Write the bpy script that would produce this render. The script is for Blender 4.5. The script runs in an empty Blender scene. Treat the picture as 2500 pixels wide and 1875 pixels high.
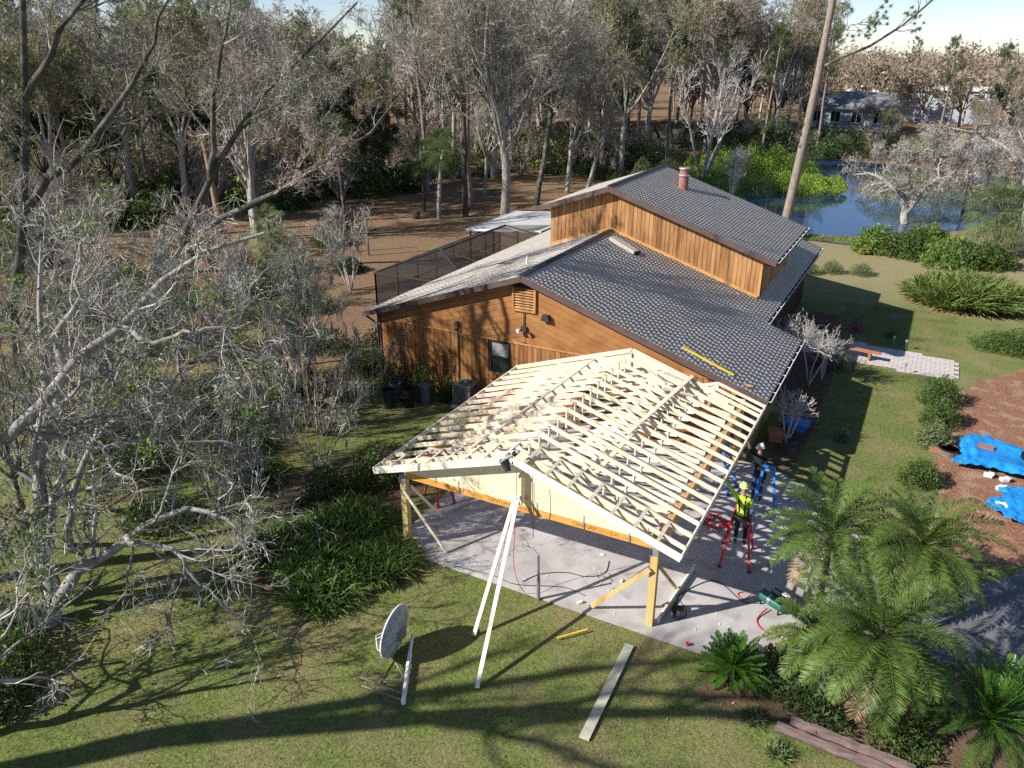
import bpy, bmesh, math, random
import numpy as np
from mathutils import Vector, Matrix
SC=bpy.context.scene
COL=SC.collection
R=math.radians
# ---------------------------------------------------------------- camera
cam=bpy.data.cameras.new('camera'); camo=bpy.data.objects.new('camera',cam); COL.objects.link(camo)
cam.sensor_width=36; cam.sensor_fit='HORIZONTAL'; cam.lens=1915.4/2500*36; cam.clip_end=3000; cam.clip_start=.2
camo.location=(6.769,-16.171,13.907)
YAW=-0.4882; PIT=0.4043
fw=Vector((math.sin(YAW)*math.cos(PIT),math.cos(YAW)*math.cos(PIT),-math.sin(PIT)))
camo.rotation_euler=fw.to_track_quat('-Z','Y').to_euler()
SC.camera=camo
# ---------------------------------------------------------------- sky and sun
W=bpy.data.worlds.new('World'); SC.world=W; W.use_nodes=True
nt=W.node_tree; bg=nt.nodes['Background']
sky=nt.nodes.new('ShaderNodeTexSky'); sky.sky_type='NISHITA'; sky.sun_disc=False
EL=R(33.5); sky.sun_elevation=EL; sky.sun_rotation=R(224); sky.air_density=.7; sky.dust_density=.1; sky.ozone_density=3
tint=nt.nodes.new('ShaderNodeMix'); tint.data_type='RGBA'; tint.blend_type='MULTIPLY'; tint.inputs[0].default_value=1; tint.inputs[7].default_value=(1.08,.99,.98,1)
nt.links.new(sky.outputs[0],tint.inputs[6]); nt.links.new(tint.outputs[2],bg.inputs[0]); bg.inputs[1].default_value=0.092
sun=bpy.data.lights.new('sun','SUN'); suno=bpy.data.objects.new('sun',sun); COL.objects.link(suno)
sun.energy=5.0; sun.angle=R(.53); sun.color=(1,.955,.88)
sd=Vector((.695*math.cos(EL),.719*math.cos(EL),-math.sin(EL)))
suno.rotation_euler=sd.to_track_quat('-Z','Y').to_euler()
vs=SC.view_settings; vs.view_transform='Standard'; vs.look='None'; vs.exposure=0.6; vs.gamma=1; vs.use_curve_mapping=False
SC.render.engine='CYCLES'
cy=SC.cycles; cy.max_bounces=5; cy.diffuse_bounces=2; cy.glossy_bounces=2; cy.transparent_max_bounces=6; cy.use_denoising=False
cy.sample_clamp_indirect=4
# ---------------------------------------------------------------- helpers
def tag(o,label=None,cat=None,group=None,kind=None):
    if label:o['label']=label
    if cat:o['category']=cat
    if group:o['group']=group
    if kind:o['kind']=kind
    return o
def thing(name,loc,label,cat,group=None):
    o=bpy.data.objects.new(name,None); o.empty_display_size=.2; COL.objects.link(o); o.location=loc
    return tag(o,label,cat,group)
def attach(o,parent,loc=(0,0,0)):
    COL.objects.link(o)
    v=Vector(loc)
    if parent is not None:
        o.parent=parent
        if parent.type=='EMPTY': v=v-parent.location
    o.location=v
    return o
def place(name,mesh,parent,loc=(0,0,0),rot=None,kind=None):
    o=bpy.data.objects.new(name,mesh); attach(o,parent,loc)
    if rot: o.rotation_euler=rot
    if kind:o['kind']=kind
    return o
def copy_tree(o,parent=None):
    c=o.copy(); COL.objects.link(c); c.parent=parent
    for ch in list(o.children): copy_tree(ch,c)
    return c
def npmesh(name,verts,quads=None,tris=None,mats=(),smooth=False,midx=None):
    me=bpy.data.meshes.new(name)
    v=np.asarray(verts,np.float32).reshape(-1,3)
    q=np.zeros((0,4),np.int32) if quads is None else np.asarray(quads,np.int32).reshape(-1,4)
    t=np.zeros((0,3),np.int32) if tris is None else np.asarray(tris,np.int32).reshape(-1,3)
    me.vertices.add(len(v)); me.vertices.foreach_set('co',v.ravel())
    me.loops.add(q.size+t.size); me.polygons.add(len(q)+len(t))
    me.loops.foreach_set('vertex_index',np.concatenate([q.ravel(),t.ravel()]))
    ls=np.concatenate([np.arange(len(q))*4,len(q)*4+np.arange(len(t))*3]).astype(np.int32)
    me.polygons.foreach_set('loop_start',ls)
    if smooth: me.polygons.foreach_set('use_smooth',np.ones(len(ls),bool))
    for m in (mats if isinstance(mats,(list,tuple)) else [mats]): me.materials.append(m)
    if midx is not None: me.polygons.foreach_set('material_index',np.asarray(midx,np.int32))
    me.update(calc_edges=True)
    return me
class MB:
    def __init__(s): s.v=[];s.f=[];s.m=[];s.cm=0
    def add(s,vs,fs):
        b=len(s.v); s.v+= [tuple(x) for x in vs]; s.f+=[tuple(i+b for i in f) for f in fs]; s.m+=[s.cm]*len(fs); return s
    def box(s,c,d,rz=0,M=None):
        x,y,z=[k/2 for k in d]; vs=[Vector((a*x,b*y,e*z)) for e in(-1,1) for b in(-1,1) for a in(-1,1)]
        if rz: vs=[Matrix.Rotation(rz,3,'Z')@v for v in vs]
        if M is not None: vs=[M@v for v in vs]
        c=Vector(c); return s.add([v+c for v in vs],[(0,2,3,1),(4,5,7,6),(0,1,5,4),(2,6,7,3),(0,4,6,2),(1,3,7,5)])
    def bx(s,x0,x1,y0,y1,z0,z1): return s.box(((x0+x1)/2,(y0+y1)/2,(z0+z1)/2),(x1-x0,y1-y0,z1-z0))
    def bar(s,p,q,w,h,up=(0,0,1)):
        p=Vector(p);q=Vector(q);d=(q-p);L=d.length;d.normalize(); up=Vector(up)
        if abs(d.dot(up))>.99: up=Vector((0,1,0))
        a=d.cross(up).normalized(); b=a.cross(d).normalized()
        vs=[e+a*(i*w/2)+b*(j*h/2) for e in(p,q) for i,j in((-1,-1),(1,-1),(1,1),(-1,1))]
        return s.add(vs,[(0,3,2,1),(4,5,6,7),(0,1,5,4),(1,2,6,5),(2,3,7,6),(3,0,4,7)])
    def tube(s,pts,r,n=6,cap=True):
        pts=[Vector(p) for p in pts]; K=len(pts)
        rr=r if isinstance(r,(list,tuple)) else [r]*K
        vs=[];fs=[]; ref=None
        for i,p in enumerate(pts):
            t=(pts[min(i+1,K-1)]-pts[max(i-1,0)]).normalized()
            if ref is None: ref=Vector((0,0,1)) if abs(t.z)<.9 else Vector((1,0,0))
            a=t.cross(ref).normalized(); b=t.cross(a).normalized(); ref=b.cross(t) if False else ref
            for k in range(n):
                an=2*math.pi*k/n; vs.append(p+(a*math.cos(an)+b*math.sin(an))*rr[i])
        for i in range(K-1):
            for k in range(n):
                k2=(k+1)%n; fs.append((i*n+k,i*n+k2,(i+1)*n+k2,(i+1)*n+k))
        if cap: fs+= [tuple(range(n))[::-1],tuple((K-1)*n+k for k in range(n))]
        return s.add(vs,fs)
    def lathe(s,prof,c=(0,0,0),n=16,M=None):
        vs=[];fs=[];K=len(prof); c=Vector(c)
        for r,z in prof:
            for k in range(n):
                a=2*math.pi*k/n; v=Vector((r*math.cos(a),r*math.sin(a),z))
                vs.append((M@v if M is not None else v)+c)
        for i in range(K-1):
            for k in range(n):
                k2=(k+1)%n; fs.append((i*n+k,i*n+k2,(i+1)*n+k2,(i+1)*n+k))
        if prof[0][0]>1e-4: fs.append(tuple(range(n))[::-1])
        if prof[-1][0]>1e-4: fs.append(tuple((K-1)*n+k for k in range(n)))
        return s.add(vs,fs)
    def prism(s,pts,d):
        "closed 3d polygon pts extruded by vector d"
        n=len(pts); d=Vector(d); a=[Vector(p) for p in pts]
        return s.add(a+[p+d for p in a],[tuple(range(n))[::-1],tuple(range(n,2*n))]+[(i,(i+1)%n,n+(i+1)%n,n+i) for i in range(n)])
    def mesh(s,name,mats,smooth=False,fixn=True):
        me=bpy.data.meshes.new(name); me.from_pydata([tuple(v) for v in s.v],[],s.f)
        for m in (mats if isinstance(mats,(list,tuple)) else [mats]): me.materials.append(m)
        if any(s.m): me.polygons.foreach_set('material_index',s.m)
        if fixn:
            bm=bmesh.new(); bm.from_mesh(me); bmesh.ops.recalc_face_normals(bm,faces=bm.faces); bm.to_mesh(me); bm.free()
        if smooth: me.polygons.foreach_set('use_smooth',[True]*len(me.polygons))
        me.update(); return me
    def build(s,name,mats,parent=None,smooth=False,kind=None):
        return place(name,s.mesh(name,mats,smooth),parent,kind=kind)
# ---------------------------------------------------------------- materials
def mat(name,c1,c2=None,scale=4,rough=.8,bump=0,stretch=(1,1,1),world=False,detail=5,per=0,isl=0,spec=.3,metal=0,c3=None,scale3=1,lo=.35,hi=.65,trans=0,bscale=None,bdist=.02):
    m=bpy.data.materials.new(name); m.use_nodes=True; n=m.node_tree.nodes; l=m.node_tree.links
    b=n['Principled BSDF']; b.inputs['Roughness'].default_value=rough; b.inputs['Specular IOR Level'].default_value=spec; b.inputs['Metallic'].default_value=metal
    if world: co=n.new('ShaderNodeNewGeometry').outputs['Position']
    else: co=n.new('ShaderNodeTexCoord').outputs['Object']
    mp=n.new('ShaderNodeMapping'); mp.inputs['Scale'].default_value=stretch; l.new(co,mp.inputs[0])
    def noise(sc,det=detail):
        t=n.new('ShaderNodeTexNoise'); t.inputs['Scale'].default_value=sc; t.inputs['Detail'].default_value=det; l.new(mp.outputs[0],t.inputs[0]); return t.outputs[0]
    col=None
    def mix(f,a,bb):
        x=n.new('ShaderNodeMix'); x.data_type='RGBA'
        if hasattr(f,'node'): l.new(f,x.inputs[0])
        else: x.inputs[0].default_value=f
        for k,s in((6,a),(7,bb)):
            if hasattr(s,'node'): l.new(s,x.inputs[k])
            else: x.inputs[k].default_value=(*s,1)
        return x.outputs[2]
    def rng(f,a,bb):
        x=n.new('ShaderNodeMapRange'); x.inputs[1].default_value=a; x.inputs[2].default_value=bb; l.new(f,x.inputs[0]); return x.outputs[0]
    c2=c2 or tuple(k*.8 for k in c1)
    col=mix(rng(noise(scale),lo,hi),c1,c2)
    if c3: col=mix(rng(noise(scale3,3),.5,.68),col,c3)
    src=None
    if per: src=n.new('ShaderNodeObjectInfo').outputs['Random']; amp=per
    if isl: src=n.new('ShaderNodeNewGeometry').outputs['Random Per Island']; amp=isl
    if src is not None:
        x=n.new('ShaderNodeMapRange'); x.inputs[3].default_value=1-amp; x.inputs[4].default_value=1+amp; l.new(src,x.inputs[0])
        h=n.new('ShaderNodeHueSaturation'); l.new(x.outputs[0],h.inputs['Value']); l.new(col,h.inputs['Color']); col=h.outputs[0]
    l.new(col,b.inputs['Base Color'])
    if bump:
        bn=n.new('ShaderNodeBump'); bn.inputs['Strength'].default_value=bump; bn.inputs['Distance'].default_value=bdist
        l.new(noise(bscale or scale*2),bn.inputs['Height']); l.new(bn.outputs[0],b.inputs['Normal'])
    if trans:
        tr=n.new('ShaderNodeBsdfTranslucent'); l.new(col,tr.inputs[0]); ms=n.new('ShaderNodeMixShader'); ms.inputs[0].default_value=trans
        l.new(b.outputs[0],ms.inputs[1]); l.new(tr.outputs[0],ms.inputs[2]); l.new(ms.outputs[0],n['Material Output'].inputs[0])
    return m
M={}
M['shingle']=mat('shingle_grey',(.46,.425,.375),(.38,.35,.305),scale=3,rough=.95,isl=.05,bump=0,bscale=60,spec=.2,bdist=.005,world=True,c3=(.40,.355,.31),scale3=.5)
M['ridge']=mat('ridge_dark',(.03,.03,.032),rough=.6)
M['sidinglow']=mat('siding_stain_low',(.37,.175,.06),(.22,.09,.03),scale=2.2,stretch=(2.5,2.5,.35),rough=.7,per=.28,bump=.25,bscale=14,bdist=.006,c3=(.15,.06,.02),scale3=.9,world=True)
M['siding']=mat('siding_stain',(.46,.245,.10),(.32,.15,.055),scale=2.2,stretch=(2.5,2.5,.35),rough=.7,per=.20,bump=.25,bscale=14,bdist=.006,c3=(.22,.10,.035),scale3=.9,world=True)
M['sidingdiag']=mat('siding_stain_diagonal',(.38,.18,.062),(.28,.12,.04),scale=1.5,rough=.7,per=.06,bump=.15,bscale=14,bdist=.004,world=True)
M['wallcore']=mat('wall_core',(.05,.02,.01),rough=.9)
M['trimorange']=mat('trim_light_orange',(.56,.30,.10),(.48,.24,.08),scale=3,per=.05)
M['fascia']=mat('fascia_brown',(.125,.085,.075),(.09,.06,.055),scale=2,rough=.65,world=True)
M['gutter']=mat('gutter_brown',(.045,.032,.028),rough=.5)
M['white']=mat('white_paint',(.78,.78,.77),(.68,.68,.67),scale=2)
M['whitepanel']=mat('white_aluminium_panel',(.62,.62,.60),(.45,.45,.43),scale=1.5,stretch=(.4,3,1),world=True,rough=.5)
M['metal']=mat('grey_metal',(.42,.43,.46),rough=.4,metal=.7)
M['dkmetal']=mat('dark_metal',(.05,.05,.055),rough=.5,metal=.3)
M['bronze']=mat('bronze_frame',(.06,.05,.045),rough=.5)
M['glass']=mat('window_glass',(.02,.03,.035),rough=.08,spec=.8)
M['blind']=mat('window_blind',(.45,.45,.44),rough=.6)
M['lumber']=mat('new_lumber',(.84,.74,.57),(.74,.60,.42),scale=3,stretch=(1,1,1),rough=.75,per=.08,world=True,bump=.1,bscale=40,bdist=.003)
M['lumberw']=mat('new_lumber_pale',(.86,.79,.65),(.78,.69,.53),scale=4,rough=.75,per=.08,world=True)
M['plywood']=mat('plywood',(.86,.76,.52),(.80,.67,.42),scale=1.5,rough=.7,per=.05,world=True)
M['treated']=mat('treated_post',(.55,.46,.20),(.62,.42,.16),scale=1.2,stretch=(3,3,.6),rough=.75,per=.05,world=True,c3=(.50,.28,.08),scale3=1.1)
M['lawnboard']=mat('treated_pale_board',(.60,.58,.42),(.48,.47,.36),scale=2,rough=.8,world=True,c3=(.40,.40,.33),scale3=1.3)
M['lvl']=mat('laminated_beam',(.68,.36,.09),(.60,.27,.05),scale=2.5,stretch=(.8,1,2),rough=.65,world=True)
M['lvlply']=mat('laminated_beam_side',(.62,.40,.20),(.50,.28,.12),scale=2.5,stretch=(30,.3,1),rough=.7,world=True)
M['ink']=mat('brown_ink',(.24,.10,.02),rough=.8)
M['concrete']=mat('concrete_slab',(.50,.475,.46),(.38,.36,.35),scale=.55,rough=.9,world=True,bump=.15,bscale=30,bdist=.004,c3=(.35,.31,.30),scale3=1.7,detail=8)
M['paver']=mat('paver_pinkish',(.56,.50,.47),(.50,.445,.42),scale=5,rough=.9,per=.06)
M['joint']=mat('sand_joint',(.20,.17,.14),rough=1)
M['mulch']=mat('mulch_bed',(.33,.17,.10),(.20,.095,.055),scale=9,rough=1,world=True,bump=1,bscale=14,bdist=.06,c3=(.38,.24,.16),scale3=1.5,detail=8)
M['asphalt']=mat('old_driveway',(.20,.20,.21),(.13,.13,.14),scale=1.2,rough=.95,world=True,bump=.3,bscale=40,bdist=.01)
M['soil']=mat('bed_soil',(.10,.07,.045),(.16,.10,.06),scale=3,rough=1,world=True,bump=.8,bscale=12,bdist=.05)
M['tarp']=mat('blue_tarp',(.010,.20,.56),(.018,.28,.68),scale=1.5,rough=.45,spec=.5)
M['red']=mat('red_fibreglass',(.62,.05,.07),(.52,.03,.05),rough=.5)
M['blue']=mat('blue_fibreglass',(.03,.22,.62),rough=.5)
M['alu']=mat('aluminium',(.55,.56,.58),rough=.35,metal=.6)
M['black']=mat('black_rubber',(.015,.015,.016),rough=.6)
M['green']=mat('green_paint',(.02,.14,.10),(.015,.11,.08),rough=.4,spec=.5)
M['hose']=mat('red_hose',(.55,.03,.04),rough=.5)
M['greyblue']=mat('grey_bin_plastic',(.10,.12,.15),(.08,.09,.11),rough=.55)
M['dkgreen']=mat('dark_green_bin',(.012,.03,.022),rough=.6)
M['dish']=mat('weathered_dish',(.42,.43,.46),(.34,.35,.38),scale=3,rough=.6,c3=(.24,.24,.25),scale3=6)
M['rust']=mat('rusty_tube',(.22,.12,.07),(.35,.30,.22),scale=6,rough=.8)
M['oldwood']=mat('weathered_timber',(.20,.145,.13),(.12,.08,.07),scale=3,stretch=(1,6,6),rough=.9,bump=.6,bscale=10)
M['bench']=mat('bench_wood',(.46,.20,.10),(.38,.16,.08),scale=4,rough=.6)
M['brick']=mat('brick_red',(.38,.17,.11),(.30,.13,.09),rough=.9)
M['yellow']=mat('yellow_lumber',(.75,.55,.08),(.68,.45,.05),rough=.6)
M['screen']=None
def screen_mat():
    m=bpy.data.materials.new('insect_screen'); m.use_nodes=True; n=m.node_tree.nodes; l=m.node_tree.links
    t=n.new('ShaderNodeBsdfTransparent'); d=n.new('ShaderNodeBsdfDiffuse'); d.inputs[0].default_value=(.035,.035,.037,1)
    ms=n.new('ShaderNodeMixShader'); ms.inputs[0].default_value=.55
    l.new(t.outputs[0],ms.inputs[1]); l.new(d.outputs[0],ms.inputs[2]); l.new(ms.outputs[0],n['Material Output'].inputs[0]); return m
M['screen']=screen_mat()
# ================================================================ the setting
def inpoly(x,y,poly):
    c=np.zeros(x.shape,bool); n=len(poly)
    for i in range(n):
        x0,y0=poly[i];x1,y1=poly[(i+1)%n]
        if y0==y1: continue
        k=((y0>y)!=(y1>y))&(x<(x1-x0)*(y-y0)/(y1-y0)+x0); c^=k
    return c
def smooth_poly(p,k=6):
    n=len(p); out=[]
    for i in range(n):
        a,b,c,d=[np.array(p[(i+j)%n],float) for j in(-1,0,1,2)]
        for t in np.arange(k)/k: out.append(tuple(.5*((2*b)+(c-a)*t+(2*a-5*b+4*c-d)*t*t+(3*b-3*c+d-a)*t**3)))
    return out
POND=smooth_poly([(-24,66),(-21,61.5),(-17,58),(-8,54),(-1,50.6),(3,50.4),(6,54),(9.5,60),(15,65),(24,72),(26,90),(16,96),(9,98),(2,101),(-6,104),(-16,102),(-22,94),(-25,80)])
def ground_h(x,y):
    return .10*np.sin(x*.13+1)*np.sin(y*.11)*np.clip((np.hypot(x-1,y-5)-25)/25,0,1)
xs=np.concatenate([np.linspace(-900,-140,14)[:-1],np.arange(-140,80,1.5),np.linspace(80,700,12)])
ys=np.concatenate([np.linspace(-120,-20,8)[:-1],np.arange(-20,130,1.5),np.linspace(130,1500,22)])
X,Y=np.meshgrid(xs,ys,indexing='ij')
P2=np.array(POND)
def pond_dist(x,y):
    d=np.full(x.shape,1e9)
    for i in range(len(P2)):
        a=P2[i];b=P2[(i+1)%len(P2)];ab=b-a;L=(ab@ab)
        t=np.clip(((x-a[0])*ab[0]+(y-a[1])*ab[1])/L,0,1)
        d=np.minimum(d,np.hypot(x-a[0]-t*ab[0],y-a[1]-t*ab[1]))
    return np.where(inpoly(x,y,POND),-d,d)
Z=ground_h(X,Y)
near=(X>-60)&(X<45)&(Y>35)&(Y<140)
pd=np.full(X.shape,50.); pd[near]=pond_dist(X[near],Y[near])
Z=np.where(pd<1.2,Z-.36*np.clip((1.2-pd)/1.8,0,1)-np.clip(-pd-.6,0,2)*.5,Z)
nx,ny=X.shape
idx=np.arange(nx*ny).reshape(nx,ny)
q=np.stack([idx[:-1,:-1],idx[1:,:-1],idx[1:,1:],idx[:-1,1:]],-1).reshape(-1,4)
def ground_mat():
    m=bpy.data.materials.new('ground_lawn_and_litter'); m.use_nodes=True; n=m.node_tree.nodes; l=m.node_tree.links; b=n['Principled BSDF']
    b.inputs['Roughness'].default_value=.95; b.inputs['Specular IOR Level'].default_value=.1
    g=n.new('ShaderNodeNewGeometry').outputs['Position']
    sx=n.new('ShaderNodeSeparateXYZ'); l.new(g,sx.inputs[0])
    def noise(sc,d=4,rgh=.5):
        t=n.new('ShaderNodeTexNoise'); t.inputs['Scale'].default_value=sc; t.inputs['Detail'].default_value=d; t.inputs['Roughness'].default_value=rgh; l.new(g,t.inputs[0]); return t.outputs[0]
    def mr(f,a,c,x=0,y=1):
        t=n.new('ShaderNodeMapRange'); l.new(f,t.inputs[0]); t.inputs[1].default_value=a;t.inputs[2].default_value=c;t.inputs[3].default_value=x;t.inputs[4].default_value=y; return t.outputs[0]
    def ma(op,a,c):
        t=n.new('ShaderNodeMath'); t.operation=op
        for i,s in enumerate((a,c)):
            if hasattr(s,'node'): l.new(s,t.inputs[i])
            else: t.inputs[i].default_value=s
        return t.outputs[0]
    def mix(f,a,c):
        x=n.new('ShaderNodeMix'); x.data_type='RGBA'; l.new(f,x.inputs[0])
        for k,s in((6,a),(7,c)):
            if hasattr(s,'node'): l.new(s,x.inputs[k])
            else: x.inputs[k].default_value=(*s,1)
        return x.outputs[2]
    fine=mr(noise(9,6,.7),.3,.7)
    grass=mix(fine,(.085,.125,.03),(.25,.285,.085))
    med=mr(noise(.55,5,.6),.42,.66)
    grass=mix(mr(noise(1.1,5,.65),.48,.62,0,.8),grass,mix(fine,(.06,.095,.025),(.16,.20,.055)))
    grass=mix(med,grass,mix(mr(noise(14,4,.7),.35,.65),(.33,.27,.14),(.19,.18,.07)))
    grass=mix(mr(noise(2.2,4,.6),.55,.75,0,.7),grass,(.07,.10,.03))
    # far lawn by the water is dry and straw coloured
    dry=ma('MULTIPLY',mr(ma('ADD',sx.outputs[1],mr(noise(.2,3),0,1,-6,6)),31,38),mr(sx.outputs[0],-12,-6))
    grass=mix(dry,grass,mix(fine,(.34,.30,.16),(.24,.20,.10)))
    lit=mix(mr(noise(5,7,.75),.35,.65),(.33,.20,.12),(.13,.09,.055))
    lit=mix(mr(noise(.35,4),.54,.72),lit,mix(fine,(.24,.24,.10),(.13,.16,.055)))
    wob=mr(noise(.12,4),0,1,-9,9)
    k=ma('MULTIPLY',mr(ma('ADD',ma('MULTIPLY',sx.outputs[0],-1.),wob),13,19),mr(ma('ADD',sx.outputs[1],wob),0,9))
    k2=mr(sx.outputs[1],52,60)
    base=mix(ma('MAXIMUM',k,k2),grass,lit)
    l.new(base,b.inputs['Base Color'])
    bn=n.new('ShaderNodeBump'); bn.inputs['Strength'].default_value=.9; bn.inputs['Distance'].default_value=.06; l.new(noise(11,6,.7),bn.inputs['Height']); l.new(bn.outputs[0],b.inputs['Normal'])
    return m
gm=npmesh('ground',np.stack([X,Y,Z],-1),q,mats=ground_mat(),smooth=True)
tag(place('ground',gm,None),kind='structure')
def sheet(name,poly,z,m,th=None,kind='structure'):
    b=MB()
    if th: b.prism([(x,y,z) for x,y in poly],(0,0,-th))
    else: b.add([(x,y,z) for x,y in poly],[tuple(range(len(poly)))])
    me=b.mesh(name,m)
    bm=bmesh.new(); bm.from_mesh(me); bmesh.ops.triangulate(bm,faces=bm.faces); bm.to_mesh(me); bm.free()
    return tag(place(name,me,None),kind=kind)
def water_mat():
    m=bpy.data.materials.new('pond_water'); m.use_nodes=True; n=m.node_tree.nodes; l=m.node_tree.links; b=n['Principled BSDF']
    b.inputs['Base Color'].default_value=(.018,.055,.12,1); b.inputs['Roughness'].default_value=.06; b.inputs['IOR'].default_value=1.33; b.inputs['Specular IOR Level'].default_value=1.0
    t=n.new('ShaderNodeTexNoise'); t.inputs['Scale'].default_value=1.2; t.inputs['Detail'].default_value=3
    g=n.new('ShaderNodeNewGeometry'); l.new(g.outputs['Position'],t.inputs[0])
    bn=n.new('ShaderNodeBump'); bn.inputs['Strength'].default_value=.12; bn.inputs['Distance'].default_value=.03; l.new(t.outputs[0],bn.inputs['Height']); l.new(bn.outputs[0],b.inputs['Normal'])
    return m
sheet('pond_water',[(x*1.0,y*1.0) for x,y in POND],-.26,water_mat())
rnd=random.Random(3)
def wob(poly,k=5,a=.12):
    out=[];n=len(poly)
    for i in range(n):
        x0,y0=poly[i];x1,y1=poly[(i+1)%n]
        for t in range(k): out.append((x0+(x1-x0)*t/k+rnd.uniform(-a,a),y0+(y1-y0)*t/k+rnd.uniform(-a,a)))
    return out
# concrete slab under and beside the new roof frame
slab=[(-5.9,-.33),(7.6,-.42),(7.9,2.0),(7.3,5.2),(6.0,8.6),(4.4,9.4),(3.4,10.1),(-6.2,10.1)]
s0=sheet('concrete_slab',slab,.03,M['concrete'],.12)
sheet('driveway',wob([(7.9,3.6),(9.2,5.4),(11,7.2),(22,12),(22,5),(11,3.0),(9,1.9),(7.9,2.0)],4,.1),.012,M['asphalt'])
sheet('mulch_bed',wob([(9.2,7.1),(8.75,10.2),(8.6,13.5),(9.0,17),(9.25,20.5),(9.9,22.3),(12,25.5),(30,27),(34,10),(20,9.2),(12.5,8.0)],5,.16),.016,M['mulch'])
sheet('planting_bed',wob([(-9.6,-2.4),(-7.2,-4.0),(-5.2,-3.0),(-4.3,-.9),(-5.6,-.2),(-6.2,.6),(-7.4,4.6),(-9.4,5.4),(-11.4,2.0)],5,.2),.008,M['soil'])
sheet('palm_bed',wob([(4.1,-.5),(3.9,-1.9),(5.6,-1.8),(10.4,-1.3),(11.5,0.2),(9.2,3.9),(7.8,-.45)],4,.12),.008,M['soil'])
sheet('soil_strip',wob([(3.1,9.7),(3.0,16.6),(1.6,16.8),(1.6,30),(3.4,30),(4.2,20),(4.3,14),(4.0,10.3)],5,.12),.008,M['soil'])
# paved path with single pavers
path=thing('paved_path',(4,23.5,0),'pinkish paved path ending beside the mulch bed','path'); path['kind']='structure'
if 'category' in path: del path['category']
if 'label' in path: del path['label']
pp=[(2.2,25.9),(1.9,22.9),(5.3,22.75),(7.5,22.3),(9.35,22.35),(9.25,25.0),(7.0,25.3)]
b=MB(); b.prism([(x,y,.012) for x,y in pp],(0,0,-.08)); b.build('joint_sand',M['joint'],path)
pv=MB().box((0,0,0),(.385,.285,.04)).mesh('paver',M['paver'])
cx_=0
for r_ in range(11):
    yy=22.5+r_*.3
    for c_ in range(20):
        xx=2.1+c_*.4+(r_%2)*.2
        pts_in=inpoly(np.array([xx-.15,xx+.15,xx]),np.array([yy,yy,yy+.0]),pp)
        if pts_in.all():
            place('paver',pv,path,(xx,yy,.018+rnd.uniform(0,.006)),(rnd.uniform(-.01,.01),rnd.uniform(-.01,.01),rnd.uniform(-.015,.015)))
# ================================================================ the house
rnd=random.Random(11)
hs=1/3.0
HX,HZ=-6.6,5.9
def hz(x): return HZ-abs(x-HX)*hs
house=thing('wooden_house',(-6.6,10.15,0),'orange brown timber house with grey shingle roofs and a raised upper storey','house')
XL_,XR_,XR2=-14.44,2.99,1.5
Y0,YJ,Y1=9.75,16.8,32.3
# wall masses
b=MB()
def wallprof(xl,xr,y0,y1):
    pts=[(xl,y0,0),(xr,y0,0),(xr,y0,hz(xr)-.16),(HX,y0,HZ-.16),(xl,y0,hz(xl)-.16)]
    b.prism(pts,(0,y1-y0,0))
wallprof(-13.79,2.38,10.17,YJ-.4); wallprof(-13.79,.9,YJ-.395,31.7)
b.build('wall',M['wallcore'],house)
# vertical boards on the gable wall
SEAM=3.0
bw=.203
meshes={}
def board_mesh(h,w=.184,t=.03,m='siding'):
    k=(round(h,2),w,m)
    if k not in meshes:
        bb=MB().box((0,0,h/2),(w,t,h)); meshes[k]=bb.mesh('board',M[m])
    return meshes[k]
n=int((2.38+13.79)/bw)
for i in range(n+1):
    x=-13.79+bw*(i+.5)
    if x>2.36: break
    top=min(SEAM-.03,hz(x+.1)-.2)
    segs=[(0,top)]
    if -8.28<x<-7.22: segs=[(0,1.5)]
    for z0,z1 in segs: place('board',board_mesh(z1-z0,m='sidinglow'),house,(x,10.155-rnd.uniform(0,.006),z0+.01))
# side boards right wall (in shade)
for i in range(int((YJ-.5-10.2)/.3)):
    place('board',board_mesh(2.55,.288),house,(2.395,10.35+.3*i,.01),(0,0,R(90)))
# diagonal boards above the seam
def dstrip(k,side):
    w=.262; zt0=HZ-.2-k*w; zb0=zt0-w+.014
    xo=-13.79 if side<0 else 2.38
    f=lambda z0,x:z0-abs(x-HX)*hs
    def xat(z0): return HX+side*(z0-SEAM)/hs
    if zt0<=SEAM+.02: return
    pts=[]
    xc=HX+side*.012
    pts.append((xc,zt0)); pts.append((xc,max(zb0,SEAM+.02)))
    if zb0>SEAM:
        xb=xat(zb0)
        if abs(xb-HX)>abs(xo-HX): pts.append((xo,f(zb0,xo)))
        else: pts.append((xb,SEAM+.02))
    xa=xat(zt0)
    if abs(xa-HX)>abs(xo-HX):
        if zb0>SEAM and abs(xat(zb0)-HX)<abs(xo-HX): pts.append((xo,SEAM+.02))
        elif zb0<=SEAM: pts.append((xo,SEAM+.02))
        pts.append((xo,f(zt0,xo)))
    else: pts.append((xa,SEAM+.02))
    b=MB(); b.prism([(x,10.125+(k%2)*.002,z) for x,z in pts],(0,.04,0)); b.build('diagonal_board',M['sidingdiag'],house)
for k in range(10):
    dstrip(k,-1); dstrip(k,1)
b=MB(); b.bx(-13.79,2.38,10.10,10.16,SEAM-.03,SEAM+.03); b.build('seam_trim',M['siding'],house)
b=MB(); b.bx(-13.9,-13.76,10.08,10.2,0,hz(-13.8)-.22); b.build('corner_trim',M['fascia'],house)
b=MB(); b.bx(2.34,2.46,10.08,10.2,0,2.7); b.build('corner_trim',M['fascia'],house)
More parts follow.
